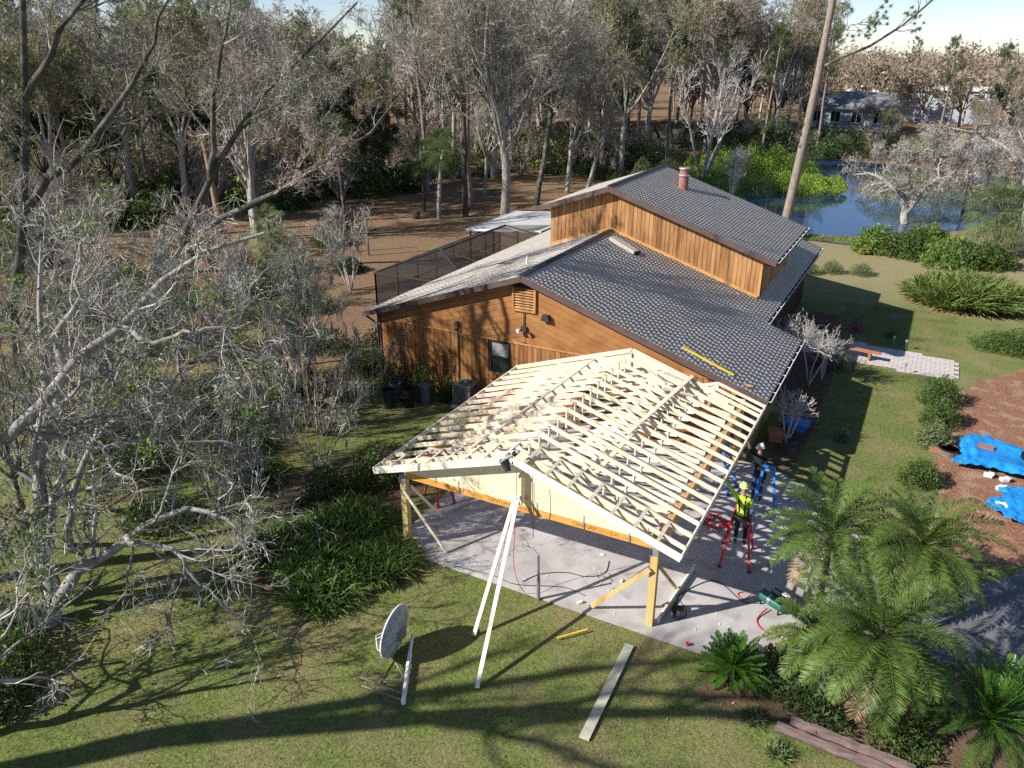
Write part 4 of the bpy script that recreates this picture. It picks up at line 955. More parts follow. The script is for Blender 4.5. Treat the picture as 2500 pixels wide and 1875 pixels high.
# ================================================================ far houses across the pond
M['bluegrey']=mat('blue_grey_render',(.40,.44,.50),(.34,.38,.44),scale=.6,world=True); M['farroof']=mat('far_shingle',(.22,.23,.25),(.16,.17,.19),scale=2,world=True); M['farwhite']=mat('far_white',(.75,.75,.74),(.62,.62,.60),scale=.5,world=True)
h1=thing('bungalow',(-6.5,146,0),'low grey bungalow with white framed windows across the pond','house')
f=MB(); f.bx(-17,-1.5,146,154,0,3.9); f.build('wall',M['bluegrey'],h1)
f=MB(); f.prism([(-18,145.2,3.9),(-.5,145.2,3.9),(-.5,150,6.6),(-18,150,6.6)],(0,0,-.2)); f.prism([(-18,154.8,3.9),(-.5,154.8,3.9),(-.5,150,6.6),(-18,150,6.6)],(0,0,-.2)); f.build('roof',M['farroof'],h1)
f=MB(); f.bx(-17,-1.5,145.85,145.99,0,.9); f.build('plinth',M['farwhite'],h1)
for x in(-15.2,-12,-8.4,-4.6,):
    f=MB(); f.bx(x-1.0,x+1.0,145.8,145.95,1.3,3.5); w=f.build('window',M['farwhite'],h1); f=MB(); f.bx(x-.8,x-.05,145.76,145.82,1.5,3.3); f.bx(x+.05,x+.8,145.76,145.82,1.5,3.3); f.build('pane',M['glass'],w)
h2=thing('flat_roofed_house',(4,172,0),'blue grey flat roofed two storey house among the far trees','house')
f=MB(); f.bx(-6,14.5,172,182,0,6.1); f.build('wall',M['bluegrey'],h2)
f=MB(); f.bx(-6.6,15.1,171.4,182.6,6.1,6.7); f.build('roof',M['farwhite'],h2)
f=MB(); f.bx(-6.05,14.55,171.9,172,3.0,3.3); f.build('band',M['farwhite'],h2)
for x in(-3,4,11):
    f=MB(); f.bx(x-1.2,x+1.2,171.85,171.98,4.4,5.7); w=f.build('window',M['farwhite'],h2); f=MB(); f.bx(x-.95,x+.95,171.8,171.86,4.6,5.5); f.build('pane',M['glass'],w)
h3=thing('white_shed',(-10,185,0),'white gabled building behind the low grey bungalow','house')
f=MB(); f.prism([(-15,185,0),(-6,185,0),(-6,185,5.4),(-10.5,185,7.2),(-15,185,5.4)],(0,8,0)); f.build('wall',M['farwhite'],h3)
f=MB(); f.bx(-13.5,-7.8,184.85,184.98,.3,3.6); f.build('door',M['bluegrey'],h3)
h4=thing('white_shed',(17,150,0),'small white building at the far right behind the bare tree','house')
f=MB(); f.prism([(18.5,150,0),(24,150,0),(24,150,3.0),(21.2,150,4.4),(18.5,150,3.0)],(0,6,0)); f.build('wall',M['farwhite'],h4); f=MB(); f.bx(20,21.2,149.85,149.98,0,2.1); f.build('door',M['bluegrey'],h4)
# ================================================================ vegetation
M['bark']=mat('bark_grey',(.40,.375,.335),(.19,.17,.145),scale=3,stretch=(2,2,.6),rough=.95,bump=.4,bscale=12,c3=(.36,.36,.33),scale3=2.0)
M['barkdk']=mat('bark_dark',(.10,.085,.07),(.055,.048,.042),scale=3,rough=.95,c3=(.17,.17,.15),scale3=2.5,bump=.4,bscale=10)
M['barkpine']=mat('bark_pine',(.31,.25,.21),(.19,.15,.13),scale=5,stretch=(2,2,.5),rough=.95,bump=.6,bscale=8)
M['barktan']=mat('bark_tan',(.32,.22,.14),(.2,.13,.09),scale=5,rough=.95)
M['twig']=mat('twigs_grey',(.46,.43,.385),(.22,.20,.175),scale=.8,rough=.9,isl=.45)
M['twigbr']=mat('twigs_brown',(.42,.35,.285),(.22,.185,.15),scale=.6,rough=.9,isl=.4)
M['twigdk']=mat('twigs_dark',(.32,.29,.23),(.18,.16,.125),scale=.6,rough=.9,isl=.25)
M['twigw']=mat('twigs_pale',(.56,.52,.48),(.42,.38,.35),scale=.8,rough=.9,isl=.2)
M['moss']=mat('spanish_moss',(.26,.27,.24),(.17,.175,.155),scale=2,rough=1,isl=.2,trans=.3)
def leafm(n,a,b,**k): return mat(n,a,b,scale=k.pop('scale',.7),rough=k.pop('rough',.55),isl=k.pop('isl',.35),trans=k.pop('trans',.3),spec=.35,**k)
M['leaf']=leafm('leaf_green',(.11,.17,.035),(.06,.10,.022))
M['leafbr']=leafm('leaf_bright',(.17,.26,.035),(.09,.16,.025))
M['leafdk']=leafm('leaf_dark',(.075,.12,.035),(.045,.075,.025))
M['leafol']=leafm('buds_olive',(.32,.33,.13),(.20,.21,.08))
M['leafrd']=leafm('buds_russet',(.40,.31,.21),(.28,.22,.15))
M['needle']=leafm('pine_needles',(.15,.19,.06),(.09,.12,.04))
M['reed']=leafm('willow_green',(.30,.42,.05),(.17,.27,.035))
M['palm']=leafm('palm_frond',(.15,.225,.045),(.08,.135,.03),trans=.35,rough=.45)
M['sabal']=leafm('fan_palm_leaf',(.20,.24,.10),(.12,.16,.06),trans=.25,rough=.5)
M['sago']=leafm('cycad_frond',(.09,.20,.025),(.05,.12,.018),trans=.2,rough=.4)
M['strap']=leafm('strap_leaf',(.17,.26,.05),(.10,.16,.035),trans=.3,rough=.45)
M['strapy']=leafm('strap_leaf_yellow',(.34,.35,.09),(.20,.24,.06),trans=.3,rough=.45)
M['strapdk']=leafm('strap_leaf_round',(.22,.27,.06),(.10,.15,.035),trans=.3,rough=.45)
M['dry']=leafm('dry_leaf',(.35,.25,.12),(.24,.16,.08))
M['rachis']=mat('frond_stem',(.26,.25,.08),(.22,.18,.07))
M['pink']=mat('pink_flowers',(.60,.05,.22),(.5,.04,.15),isl=.3)
M['orange']=mat('orange_fruit',(.55,.17,.03),(.45,.12,.03),isl=.3)
M['grassb']=mat('grass_blades',(.10,.15,.035),(.24,.26,.09),scale=1.1,world=True,rough=.9,isl=.35,trans=.2,c3=(.32,.26,.13),scale3=.55)
M['litter']=mat('fallen_leaves',(.34,.24,.14),(.22,.13,.08),rough=.9,isl=.4,world=True)
def U(v): return v/np.maximum(np.linalg.norm(v,axis=-1,keepdims=True),1e-9)
class Tree:
    def __init__(s,seed): s.r=np.random.default_rng(seed); s.g={}; 
    def put(s,key,v,q):
        v=np.asarray(v,np.float32).reshape(-1,3); q=np.asarray(q).reshape(-1,4)
        L=s.g.setdefault(key,[[],[],0]); L[0].append(v); L[1].append(q+L[2]); L[2]+=len(v)
    def grow(s,P0,D0,L,R0,K,wig,trop,rend=.3):
        n=len(P0); pts=np.empty((n,K,3)); d=U(D0.copy()); p=P0.copy(); L=np.broadcast_to(L,(n,)); 
        for k in range(K):
            pts[:,k]=p; d=U(d+s.r.normal(0,wig,(n,3))+np.array([0,0,trop])); p=p+d*(L/(K-1))[:,None]
        R0=np.broadcast_to(R0,(n,)); rad=R0[:,None]*(1-(1-rend)*np.linspace(0,1,K)); return pts,rad
    def kids(s,pts,rad,m,t0,t1,a0,a1,rr=.6):
        n,K=rad.shape; t=np.sort(s.r.uniform(t0,t1,(n,m)),1)*(K-1); i=np.clip(t.astype(int),0,K-2); f=t-i; I=np.arange(n)[:,None]
        P=pts[I,i]*(1-f)[...,None]+pts[I,i+1]*f[...,None]; T=U(pts[I,i+1]-pts[I,i]); Rr=(rad[I,i]*(1-f)+rad[I,i+1]*f)*rr
        v=s.r.normal(0,1,(n,m,3)); v=U(v-(v*T).sum(-1,keepdims=True)*T); a=s.r.uniform(a0,a1,(n,m))[...,None]
        D=T*np.cos(a)+v*np.sin(a); return P.reshape(-1,3),D.reshape(-1,3),Rr.ravel(),(t/(K-1)).ravel()
    def tubes(s,key,pts,rad,S):
        n,K,_=pts.shape; T=U(np.gradient(pts,axis=1)); ref=U(s.r.normal(0,1,(n,1,3))); a=U(np.cross(T,ref)); b=np.cross(T,a)
        if S==2:
            v=np.stack([pts+a*rad[...,None],pts-a*rad[...,None]],2)
            base=(np.arange(n)*K*2)[:,None]+np.arange(K-1)*2; q=np.stack([base,base+1,base+3,base+2],-1)
            s.put(key,v,q); return
        an=2*np.pi*np.arange(S)/S; v=pts[:,:,None]+(a[:,:,None]*np.cos(an)[:,None]+b[:,:,None]*np.sin(an)[:,None])*rad[:,:,None,None]
        k=np.arange(S); k2=(k+1)%S; base=((np.arange(n)*K)[:,None]+np.arange(K-1))[...,None]*S
        s.put(key,v,np.stack([base+k,base+k2,base+S+k2,base+S+k],-1))
    def leaves(s,key,P,size,asp=.5,droop=0):
        n=len(P); d=U(s.r.normal(0,1,(n,3))+np.array([0,0,-droop])); u=U(np.cross(d,s.r.normal(0,1,(n,3)))); sz=size*s.r.uniform(.6,1.3,(n,1))
        v=np.stack([P,P+d*sz*.5+u*sz*asp*.5,P+d*sz,P+d*sz*.5-u*sz*asp*.5],1); s.put(key,v,np.arange(n*4).reshape(n,4))
    def along(s,pts,m,j=0.): 
        n,K,_=pts.shape; t=s.r.uniform(0,1,(n,m))*(K-1); i=np.clip(t.astype(int),0,K-2); f=(t-i)[...,None]; I=np.arange(n)[:,None]
        P=(pts[I,i]*(1-f)+pts[I,i+1]*f).reshape(-1,3); return P+s.r.normal(0,j,P.shape) if j else P
    def moss(s,pts,frac,L=.6,w=.035):
        P=s.along(pts,1); P=P[s.r.random(len(P))<frac]
        if not len(P): return
        P=np.repeat(P,5,0)+s.r.normal(0,.05,(len(P)*5,3)); n=len(P)
        g,_=s.grow(P,np.tile([0,0,-1.],(n,1)),s.r.uniform(.4,1.3,n)*L,np.full(n,w),4,.18,-.5); rad=np.array([.5,1,.7,.1])*w*s.r.uniform(.4,1,(n,1)); s.tubes('moss',g,rad,2)
    def build(s,root,mats,keymap=None):
        for k,(v,q,_) in s.g.items():
            place(k,npmesh(k,np.concatenate(v),np.concatenate(q),mats=M[mats[k]],smooth=k in('trunk','limb')),root,kind=None if k in('trunk','limb') else 'stuff')
def branchy(T,pts,rad,spec,twr=.009):
    """spec: list of (count,t0,t1,ang0,ang1,length,K,wiggle,tropism,sides,radiusratio)"""
    last=None
    for (m,t0,t1,a0,a1,L,K,wg,tr,S,rr,key) in spec:
        P,D,Rr,t=T.kids(pts,rad,m,t0,t1,a0,a1,rr)
        Ls=L*(1-.45*t)*T.r.uniform(.65,1.25,len(P)); Rr=np.maximum(Rr,twr)
        pts,rad=T.grow(P,D,Ls,Rr,K,wg,tr); T.tubes(key,pts,rad,S); last=pts
    return last
def std_tree(seed,H,style='bare',dens=1.,spread=1.,trunkf=.32,nl=6,tw=.010,lean=(0,0),moss=0,leaf=None,nleaf=3,lsz=.12,rad=None):
    T=Tree(seed); r=T.r; R0=rad or H*.017
    tp,tr=T.grow(np.zeros((1,3)),np.array([[lean[0],lean[1],1.]]),H*trunkf*1.15,R0,6,.05,.03,.72); T.tubes('trunk',tp,tr,9)
    P,D,Rr,t=T.kids(tp,tr,nl,.72,1.,.28*spread,.75*spread,.62)
    P[0]=tp[0,-1]; D[0]=U(tp[0,-1]-tp[0,-2])
    L=H*(1-trunkf)*r.uniform(.8,1.05,len(P))*1.0
    lp,lr=T.grow(P,D,L,Rr,9,.11,.10,.18); T.tubes('trunk',lp,lr,6)
    c=lambda k:max(2,int(round(k*dens)))
    last=branchy(T,lp,lr,[(c(8),.22,.98,.45,.95,H*.26,7,.13,.08,4,.6,'crown'),(c(7),.15,1,.4,1.0,H*.13,5,.16,.05,3,.6,'crown'),(c(7),.1,1,.4,1.1,H*.065,4,.2,.04,2,.75,'crown')],tw)
    if style!='coarse': 
        last2=branchy(T,last,np.full(last.shape[:2],tw*1.1),[(4,.2,1,.4,1.1,H*.035,3,.2,.03,2,.8,'crown')],tw*.75); last=last2
    if leaf: T.leaves('foliage',T.along(last,nleaf,.03),lsz)
    if moss: T.moss(lp,moss); T.moss(last[::7],moss*.5)
    return T
def tree_thing(name,T,mats,loc,label,cat='tree',group=None,rz=0,sc=1):
    t=thing(name,(0,0,0),label,cat,group); T.build(t,mats); t.location=loc; t.rotation_euler[2]=rz; t.scale=(sc,)*3; return t
def pine(seed,H,crown=.35,lean=(0,0),r0=.22,ncl=1.):
    T=Tree(seed); r=T.r
    tp,tr=T.grow(np.zeros((1,3)),np.array([[lean[0],lean[1],1.]]),H,r0,12,.015,.0,.35); T.tubes('trunk',tp,tr,10)
    P,D,Rr,t=T.kids(tp,tr,int(26*ncl),1-crown,1,1.0,1.5,.4); L=H*.22*(1.25-t)*r.uniform(.6,1.2,len(P))
    bp,br=T.grow(P,D,L,Rr*.8,6,.12,.10); T.tubes('limb',bp,br,5)
    P,D,Rr,t=T.kids(bp,br,6,.3,1,.4,.9,.6); cp,cr=T.grow(P,D,L.mean()*.35,np.maximum(Rr,.012),4,.15,.12); T.tubes('limb',cp,cr,3)
    ends=np.concatenate([cp[:,-1],cp[:,-2],bp[:,-1]]); n=len(ends); m=26
    Pn=np.repeat(ends,m,0); d=U(r.normal(0,1,(n*m,3))+np.array([0,0,.45])); sd_=U(np.cross(d,r.normal(0,1,d.shape))); Ln=H*.022+.1
    v=np.stack([Pn+sd_*.012,Pn+d*Ln*r.uniform(.6,1.1,(n*m,1)),Pn-sd_*.012],1); v=np.concatenate([v,v[:,2:]-sd_[:,None]*.001],1)
    T.put('foliage',v,np.arange(n*m*4).reshape(-1,4)); return T
def shrub(seed,rx,rz,n,lsz,asp=.5,stems=14,flat=.0,tw=.008):
    T=Tree(seed); r=T.r
    th=r.uniform(0,6.28,stems); D=np.stack([np.cos(th)*.7,np.sin(th)*.7,np.full(stems,1.)],-1)
    sp,sr=T.grow(np.zeros((stems,3)),D,rz*.9,.02,5,.15,.02); T.tubes('stem',sp,sr,4)
    k=int(n); u=U(r.normal(0,1,(k,3))); u[:,2]=np.abs(u[:,2])*1.0-.12; rr=(r.uniform(0,1,(k,1))**.35); 
    lump=1+.13*np.sin(u[:,:1]*5+seed)*np.cos(u[:,1:2]*6+seed*2)+.10*np.sin(u[:,2:]*9+u[:,:1]*7)
    P=u*rr*lump*np.array([rx,rx,rz]); P[:,2]=np.maximum(P[:,2]+.06,.03); T.leaves('foliage',P,lsz,asp); return T
def blades(key,T,P,D,L,w,K=4,droop=-.25):
    g,_=T.grow(P,D,L,np.full(len(P),w),K,.04,droop); prof=np.array([.6,1,.8,.08]) if K==4 else np.interp(np.linspace(0,1,K),[0,.3,.7,1],[.6,1,.7,.06])
    T.tubes(key,g,prof*np.broadcast_to(np.reshape(w,(-1,1)),(len(P),1)),2)
def clump(seed,R_,H,n,w,key='foliage',dry=0,spread=.9,squash=(1,1)):
    T=Tree(seed); r=T.r; a=r.uniform(0,6.28,n); q=np.sqrt(r.uniform(0,1,n))*R_
    P=np.stack([np.cos(a)*q*squash[0],np.sin(a)*q*squash[1],np.full(n,.03)],-1); b=r.uniform(0,6.28,n)
    D=np.stack([np.cos(b)*spread*.6+np.cos(a)*q/R_*spread*.6,np.sin(b)*spread*.6+np.sin(a)*q/R_*spread*.6,np.full(n,1.2)],-1)
    k=int(n*(1-dry)); L=H*r.uniform(.7,1.3,n)*(1.1-.35*(q/R_))
    blades(key,T,P[:k],D[:k],L[:k],w,5,-.26)
    if dry: D[k:,2]*=.35; blades('dry_leaves',T,P[k:],D[k:],L[k:]*.8,w*.8,5,-.3)
    return T
def feather_palm(seed,nf=26,FL=1.55,trunk=1.9,r0=.09,lean=(0,0),nl=52,ll=.30,fruit=True,stiff=0.,lw=.016,fa=.55):
    T=Tree(seed); r=T.r
    tp,tr=T.grow(np.zeros((1,3)),np.array([[lean[0],lean[1],1.]]),trunk,r0,6,.04,.02,.8); T.tubes('trunk',tp,tr,9); top=tp[0,-1]
    ga=2.39996; i=np.arange(nf); az=i*ga+r.uniform(-.2,.2,nf); el=np.linspace(1.35,-.15,nf)+r.uniform(-.08,.08,nf)
    D=np.stack([np.cos(az)*np.cos(el),np.sin(az)*np.cos(el),np.sin(el)],-1); P=np.repeat(top[None],nf,0)+D*.05
    FLs=FL*r.uniform(.85,1.1,nf); K=12
    g,rad=T.grow(P,D,FLs,np.full(nf,.014),K,.015,-.135+stiff,.25); 
    for f in range(nf):
        q=Tree(1); q.r=r; q.tubes('x',g[f:f+1],rad[f:f+1],4); v,qq,_=q.g['x']; v=[v[0]];qq=[qq[0]]
        V_=list(v);Q_=list(qq);off=len(v[0])
        t=np.linspace(.16,.99,nl)*(K-1); j=np.clip(t.astype(int),0,K-2); fr=(t-j)[:,None]; pp=g[f,j]*(1-fr)+g[f,j+1]*fr; tt=U(g[f,j+1]-g[f,j])
        up=np.array([0,0,1.]); sd=U(np.cross(tt,up)+1e-6); nn=np.cross(sd,tt)
        env=np.sin(np.clip(np.linspace(.12,.97,nl),0,1)*np.pi)**.6
        for s in(-1,1):
            d=U(sd*s*.85+tt*(fa+.25*r.uniform(-1,1,(nl,1)))+nn*(.25+.12*r.normal(0,1,(nl,1)))); L=(ll*env*r.uniform(.85,1.1,nl))[:,None]
            e=pp+d*L+np.array([0,0,-.12])*L; m_=pp+d*L*.5+np.array([0,0,.02])*L; w=np.cross(d,tt); w=tt*lw
            v4=np.stack([pp-w*.7,m_-w,e,m_+w],1); V_.append(v4.reshape(-1,3).astype(np.float32)); Q_.append(np.arange(nl*4).reshape(-1,4)+off); off+=nl*4
        T.g.setdefault('fronds',[]).append((np.concatenate(V_),np.concatenate(Q_)))
    if fruit:
        n=260; P=top+np.array([.12,-.1,-.25])+r.normal(0,.10,(n,3)); T.leaves('fruit_stalks',P,.07,.6)
    fr=T.g.pop('fronds'); T.fr=fr; return T
def palm_thing(name,T,loc,label,mf='palm',mt='barkdk',cat='palm',rz=0,group=None,sc=1):
    t=thing(name,(0,0,0),label,cat,group); T.build(t,dict(trunk=mt,fruit_stalks='orange',boots=mt))
    for i_,(v,q) in enumerate(T.fr): place('frond',npmesh('frond',v,q,mats=M['dry' if (name=='feather_palm' and i_>=len(T.fr)-2) else mf]),t)
    t.location=loc; t.rotation_euler[2]=rz; t.scale=(sc,)*3; return t
def fan_palm(seed,trunk=4.,nf=34,FL=1.3,fan=.85,r0=.17,nseg=22,lean=(0,0)):
    T=Tree(seed); r=T.r
    tp,tr=T.grow(np.zeros((1,3)),np.array([[lean[0],lean[1],1.]]),trunk,r0,7,.03,.02,.85); T.tubes('trunk',tp,tr,10); top=tp[0,-1]
    # old leaf bases
    nb=40; a=r.uniform(0,6.28,nb); z=r.uniform(.15,.98,nb)*trunk; P=np.stack([np.cos(a)*r0*.8,np.sin(a)*r0*.8,z],-1); blades('boots',T,P,np.stack([np.cos(a)*.7,np.sin(a)*.7,np.full(nb,.8)],-1),np.full(nb,.28),.035,4,0)
    i=np.arange(nf); az=i*2.39996; el=np.linspace(1.4,-.75,nf)+r.uniform(-.1,.1,nf); D=np.stack([np.cos(az)*np.cos(el),np.sin(az)*np.cos(el),np.sin(el)],-1)
    g,rad=T.grow(np.repeat(top[None],nf,0),D,FL*r.uniform(.7,1.05,nf),np.full(nf,.018),6,.02,-.08,.6); T.fr=[]
    for f in range(nf):
        q=Tree(1); q.r=r; q.tubes('x',g[f:f+1],rad[f:f+1],3); v,qq,_=q.g['x']; off=len(v[0]); V_=[v[0]];Q_=[qq[0]]
        e=g[f,-1]; t=U(g[f,-1]-g[f,-2]); sd=U(np.cross(t,[0,0,1.])+1e-6); 
        an=np.linspace(-1.9,1.9,nseg)+r.normal(0,.04,nseg); d=U(t*np.cos(an)[:,None]+sd*np.sin(an)[:,None]); L=(fan*(1-.25*np.abs(an)/1.9)*r.uniform(.85,1.1,nseg))[:,None]
        w=np.cross(d,np.cross(t,sd)); w=U(w)*.026; m_=e+d*L*.55+np.array([0,0,-.03])*L; tip=e+d*L+np.array([0,0,-.38])*L
        v4=np.stack([np.repeat(e[None],nseg,0),m_-w,tip,m_+w],1); V_.append(v4.reshape(-1,3).astype(np.float32)); Q_.append(np.arange(nseg*4).reshape(-1,4)+off); T.fr.append((np.concatenate(V_),np.concatenate(Q_)))
    return T
CAMP=np.array(camo.location)
def sago(seed,nf=60,FL=.95,up0=1.3,up1=-.2,trunk=.25):
    T=feather_palm(seed,nf,FL,trunk,.14,nl=46,ll=.17,fruit=False,stiff=.11,lw=.015,fa=1.0); return T
# ---------------- near palms on the right
palm_thing('feather_palm',feather_palm(1,42,1.9,2.0,.09,(.05,-.05),74,.38,lw=.015),(6.0,3.35,0),'slender feather palm nearest the worker ladders, over the slab corner')
palm_thing('feather_palm',feather_palm(2,42,1.95,2.4,.08,(-.05,.10),74,.38,lw=.015),(8.45,3.0,0),'feather palm farthest right, with a leaning dark trunk over the driveway')
palm_thing('feather_palm',feather_palm(3,50,1.95,2.2,.10,(.04,.05),76,.40,lw=.015),(7.25,-.5,0),'largest feather palm with orange fruit stalks, nearest the lower edge')
palm_thing('feather_palm',feather_palm(4,32,1.4,.9,.07,(.0,-.05),60,.32,False),(6.35,.35,0),'low young feather palm between the left sago and the big palm')
palm_thing('sago_palm',sago(5,64,.85),(4.6,-.75,0),'dark green sago palm at the front right corner of the slab',mf='sago',cat='cycad')
palm_thing('sago_palm',sago(6,74,1.65,trunk=.5),(9.9,-.05,0),'bright green sago palm in the bottom right corner of the picture',mf='sago',cat='cycad')
# ---------------- strap leaf clumps
def clump_thing(name,T,mats,loc,label,cat='plant'): return tree_thing(name,T,mats,loc,label,cat)
for i,(x,y,R_,H,n,lab) in enumerate([(-5.6,-1.2,1.0,.75,1300,'leafy strap plant clump beside the offcuts and the front left post'),(-7.0,-1.9,1.2,.85,1500,'strap leaved clump in the middle of the bed left of the slab'),(-6.2,-2.9,1.0,.7,1100,'strap leaved clump nearest the satellite dish'),(-8.5,-1.9,1.1,.8,1100,'strap leaved clump at the left end of the bed'),(-7.4,-.3,1.2,1.0,1300,'taller strap leaved clump left of the front left post')]):
    T=clump(30+i,R_,H,n,.026,spread=1.0); clump_thing('strap_plant',T,dict(foliage='strap',dry_leaves='dry'),(x,y,0),lab)
T=clump(40,2.6,1.9,4200,.055,dry=.13,squash=(1,.8),spread=.75); clump_thing('strap_leaf_thicket',T,dict(foliage='strapdk',dry_leaves='dry'),(9.5,35.6,0),'big round thicket of yellow green strap leaves with dry edges on the right lawn')
# ---------------- shrubs right
def sh(name,seed,rx,rz,n,ls,loc,lab,mf='leaf',asp=.5,sq=None,cat='shrub'):
    T=shrub(seed,rx,rz,n,ls,asp); t=tree_thing(name,T,dict(stem='barkdk',foliage=mf),loc,lab,cat)
    if sq: t.scale=sq
    return t
sh('round_shrub',50,.85,1.35,5200,.085,(8.55,19.2,0),'tall clipped shrub at the top of the row beside the path','leaf')
sh('round_shrub',51,.80,1.15,4300,.085,(8.65,17.0,0),'clipped shrub second from the path in the row','leaf')
sh('round_shrub',52,.72,.95,3400,.085,(8.5,14.9,0),'loose greyish shrub left of the round grey tub','sabal')
sh('round_shrub',53,.74,.85,3800,.08,(8.15,11.5,0),'round dense shrub standing alone in front of the blue tarp','leaf')
sh('long_hedge',54,1.5,1.15,8500,.09,(11.7,27.9,0),'long dark green hedge at the right edge above the mulch bed','leaf',sq=(1.35,.75,1),cat='hedge')
sh('grey_shrub',55,.75,.85,3000,.07,(1.6,39.6,0),'grey green shrub beside the house corner on the straw lawn','sabal')
sh('grey_shrub',56,.80,.75,3000,.07,(3.4,40.0,0),'grey green rounded shrub standing free on the straw lawn','sabal')
sh('grey_shrub',57,.75,.8,2600,.07,(.3,38.6,0),'grey green shrub half hidden behind the low roof edge','sabal')
sh('small_bush',58,.36,.5,1100,.06,(5.35,13.6,0),'small olive bush in the house shadow on the lawn','sabal')
sh('small_bush',59,.30,.5,500,.07,(6.1,27.4,0),'small light bush at the edge of the house shadow','leafbr')
for i,(x,y,rx,rz,lab) in enumerate([(3.6,47.8,1.7,1.9,'glossy split leaf shrub at the left end of the pond bank'),(6.0,47.4,1.9,2.0,'glossy split leaf shrub in the middle of the pond bank'),(8.6,45.6,2.1,2.1,'broad split leaf shrub in front of the fan palm'),(10.8,46.5,1.8,1.7,'dark split leaf shrub below the fan palm crown'),(7.0,50.5,1.7,1.8,'split leaf shrub close to the pale leaning tree')]):
    sh('split_leaf_shrub',60+i,rx,rz,5200,.30,(x,y,0),lab,'leaf' if i%2 else 'strap',.26)
sh('yellow_shrub',66,.4,.5,300,.2,(3.0,46.3,0),'small yellow leaved plant at the foot of the pond bank shrubs','strapy')
for i,(x,y,lab,mf) in enumerate([(3.5,21.6,'pink flowering bush beside the bench','pink'),(4.3,21.3,'reddish bush between the bench and the lawn','leafrd'),(4.4,27.4,'dark pink flowering shrub deep in the house shadow','pink')]):
    T=shrub(70+i,.5,.8,500,.07); T.leaves('leaves',T.r.normal(0,.3,(500,3))+np.array([0,0,.5]),.08); tree_thing('flowering_bush',T,dict(stem='barkdk',foliage=mf,leaves='leaf'),(x,y,0),lab,'bush')
# ---------------- bare shrubs (crepe myrtles) with pale twigs
def vase(seed,H,ns=9,tw=.012,dens=1.,spread=.35,r0=.05):
    T=Tree(seed); r=T.r; a=r.uniform(0,6.28,ns); D=np.stack([np.cos(a)*spread,np.sin(a)*spread,np.ones(ns)],-1)
    p,rd=T.grow(np.stack([np.cos(a)*.08,np.sin(a)*.08,np.zeros(ns)],-1),D,H*.85,r0*r.uniform(.6,1,ns),8,.06,.02,.35); T.tubes('trunk',p,rd,6)
    c=lambda k:max(2,int(k*dens)); last=branchy(T,p,rd,[(c(7),.35,1,.3,.8,H*.28,5,.13,.07,3,.6,'crown'),(c(6),.2,1,.35,.9,H*.14,4,.16,.05,2,.75,'crown'),(c(4),.2,1,.4,.9,H*.07,3,.2,.03,2,.8,'crown')],tw); T.last=last; return T
def pollard(seed,H):
    T=Tree(seed); r=T.r; p,rd=T.grow(np.zeros((3,3)),np.array([[.25,.1,1],[-.25,.15,1],[.05,-.3,1.]]),H*.55,.045,6,.08,.03,.7); T.tubes('trunk',p,rd,6)
    P=np.repeat(p[:,-1],16,0); D=U(r.normal(0,1,(48,3))+np.array([0,0,1.])); q,qr=T.grow(P,D,H*.32*r.uniform(.6,1.1,48),.020,6,.16,.06,.4); T.tubes('crown',q,qr,4)
    branchy(T,q,qr,[(5,.25,1,.4,.9,H*.13,4,.2,.05,3,.7,'crown'),(3,.3,1,.4,.9,H*.06,3,.2,.03,2,.8,'crown')],.009); return T
for i,(x,y,H,lab) in enumerate([(3.35,18.6,3.4,'pale bare pollarded shrub at the corner of the main roof'),(2.3,18.9,3.5,'pale bare pollarded shrub at the inner corner of the roof eave'),(3.5,12.3,2.6,'pale bare pollarded shrub beside the worker in black'),(3.75,19.6,2.4,'short pale bare shrub next to the pink flowers')]):
    tree_thing('bare_shrub',pollard(80+i,H),dict(trunk='twigw',crown='twigw'),(x,y,0),lab,'shrub',rz=i)
T=vase(90,5.2,12,.012,1.2,.33); tree_thing('crepe_myrtle',T,dict(trunk='twigw',crown='twig'),(-24.4,21.0,0),'many stemmed pale bare crepe myrtle left of the screen enclosure')
T=vase(91,5,11,.012,1.0,.30); tree_thing('crepe_myrtle',T,dict(trunk='twigw',crown='twigw'),(-11.6,66.5,0),'pale bare many stemmed bush behind the upper roof by the pond')
# bushes in the shade of the left gable wall
for i,(x,y,rx,rz,lab) in enumerate([(-11.2,9.5,.75,1.9,'glossy dark bush against the orange siding behind the bins'),(-12.6,9.6,.7,1.5,'dark bush at the left corner of the gable wall'),(-10.0,9.7,.4,1.2,'slim dark bush between the bins and the air conditioner')]):
    sh('wall_bush',95+i,rx,rz,1500,.10,(x,y,0),lab,'leafdk' if i else 'leaf')
for i,(x,y,rx,rz,lab,mf) in enumerate([(-15.0,10.5,1.0,1.3,'bright green shrub left of the house downspout','leaf'),(-16.2,13.5,1.2,1.4,'bright green shrub by the front of the screen enclosure','leaf'),(-16.5,8.0,.8,.9,'green shrub beyond the bare thicket left of the bins','leaf'),(-8.6,2.6,.95,1.5,'split leaf shrub in the shade left of the roof frame','leaf'),(-9.2,.9,1.0,1.5,'dark glossy shrub behind the strap leaved clumps','leafdk'),(-8.1,5.0,.7,.8,'low shrub behind the left eave on the lawn','leafdk')]):
    sh('garden_shrub',100+i,rx,rz,2000,.13,(x,y,0),lab,mf)
for i,(x,y,R_,lab) in enumerate([(-17.5,4.2,.5,'bright grass tuft in the left garden, nearer one'),(-20.5,7.0,.55,'bright grass tuft in the left garden, farther one')]):
    clump_thing('grass_tuft',clump(110+i,R_,.4,500,.012,spread=.8),dict(foliage='strapy'),(x,y,0),lab)
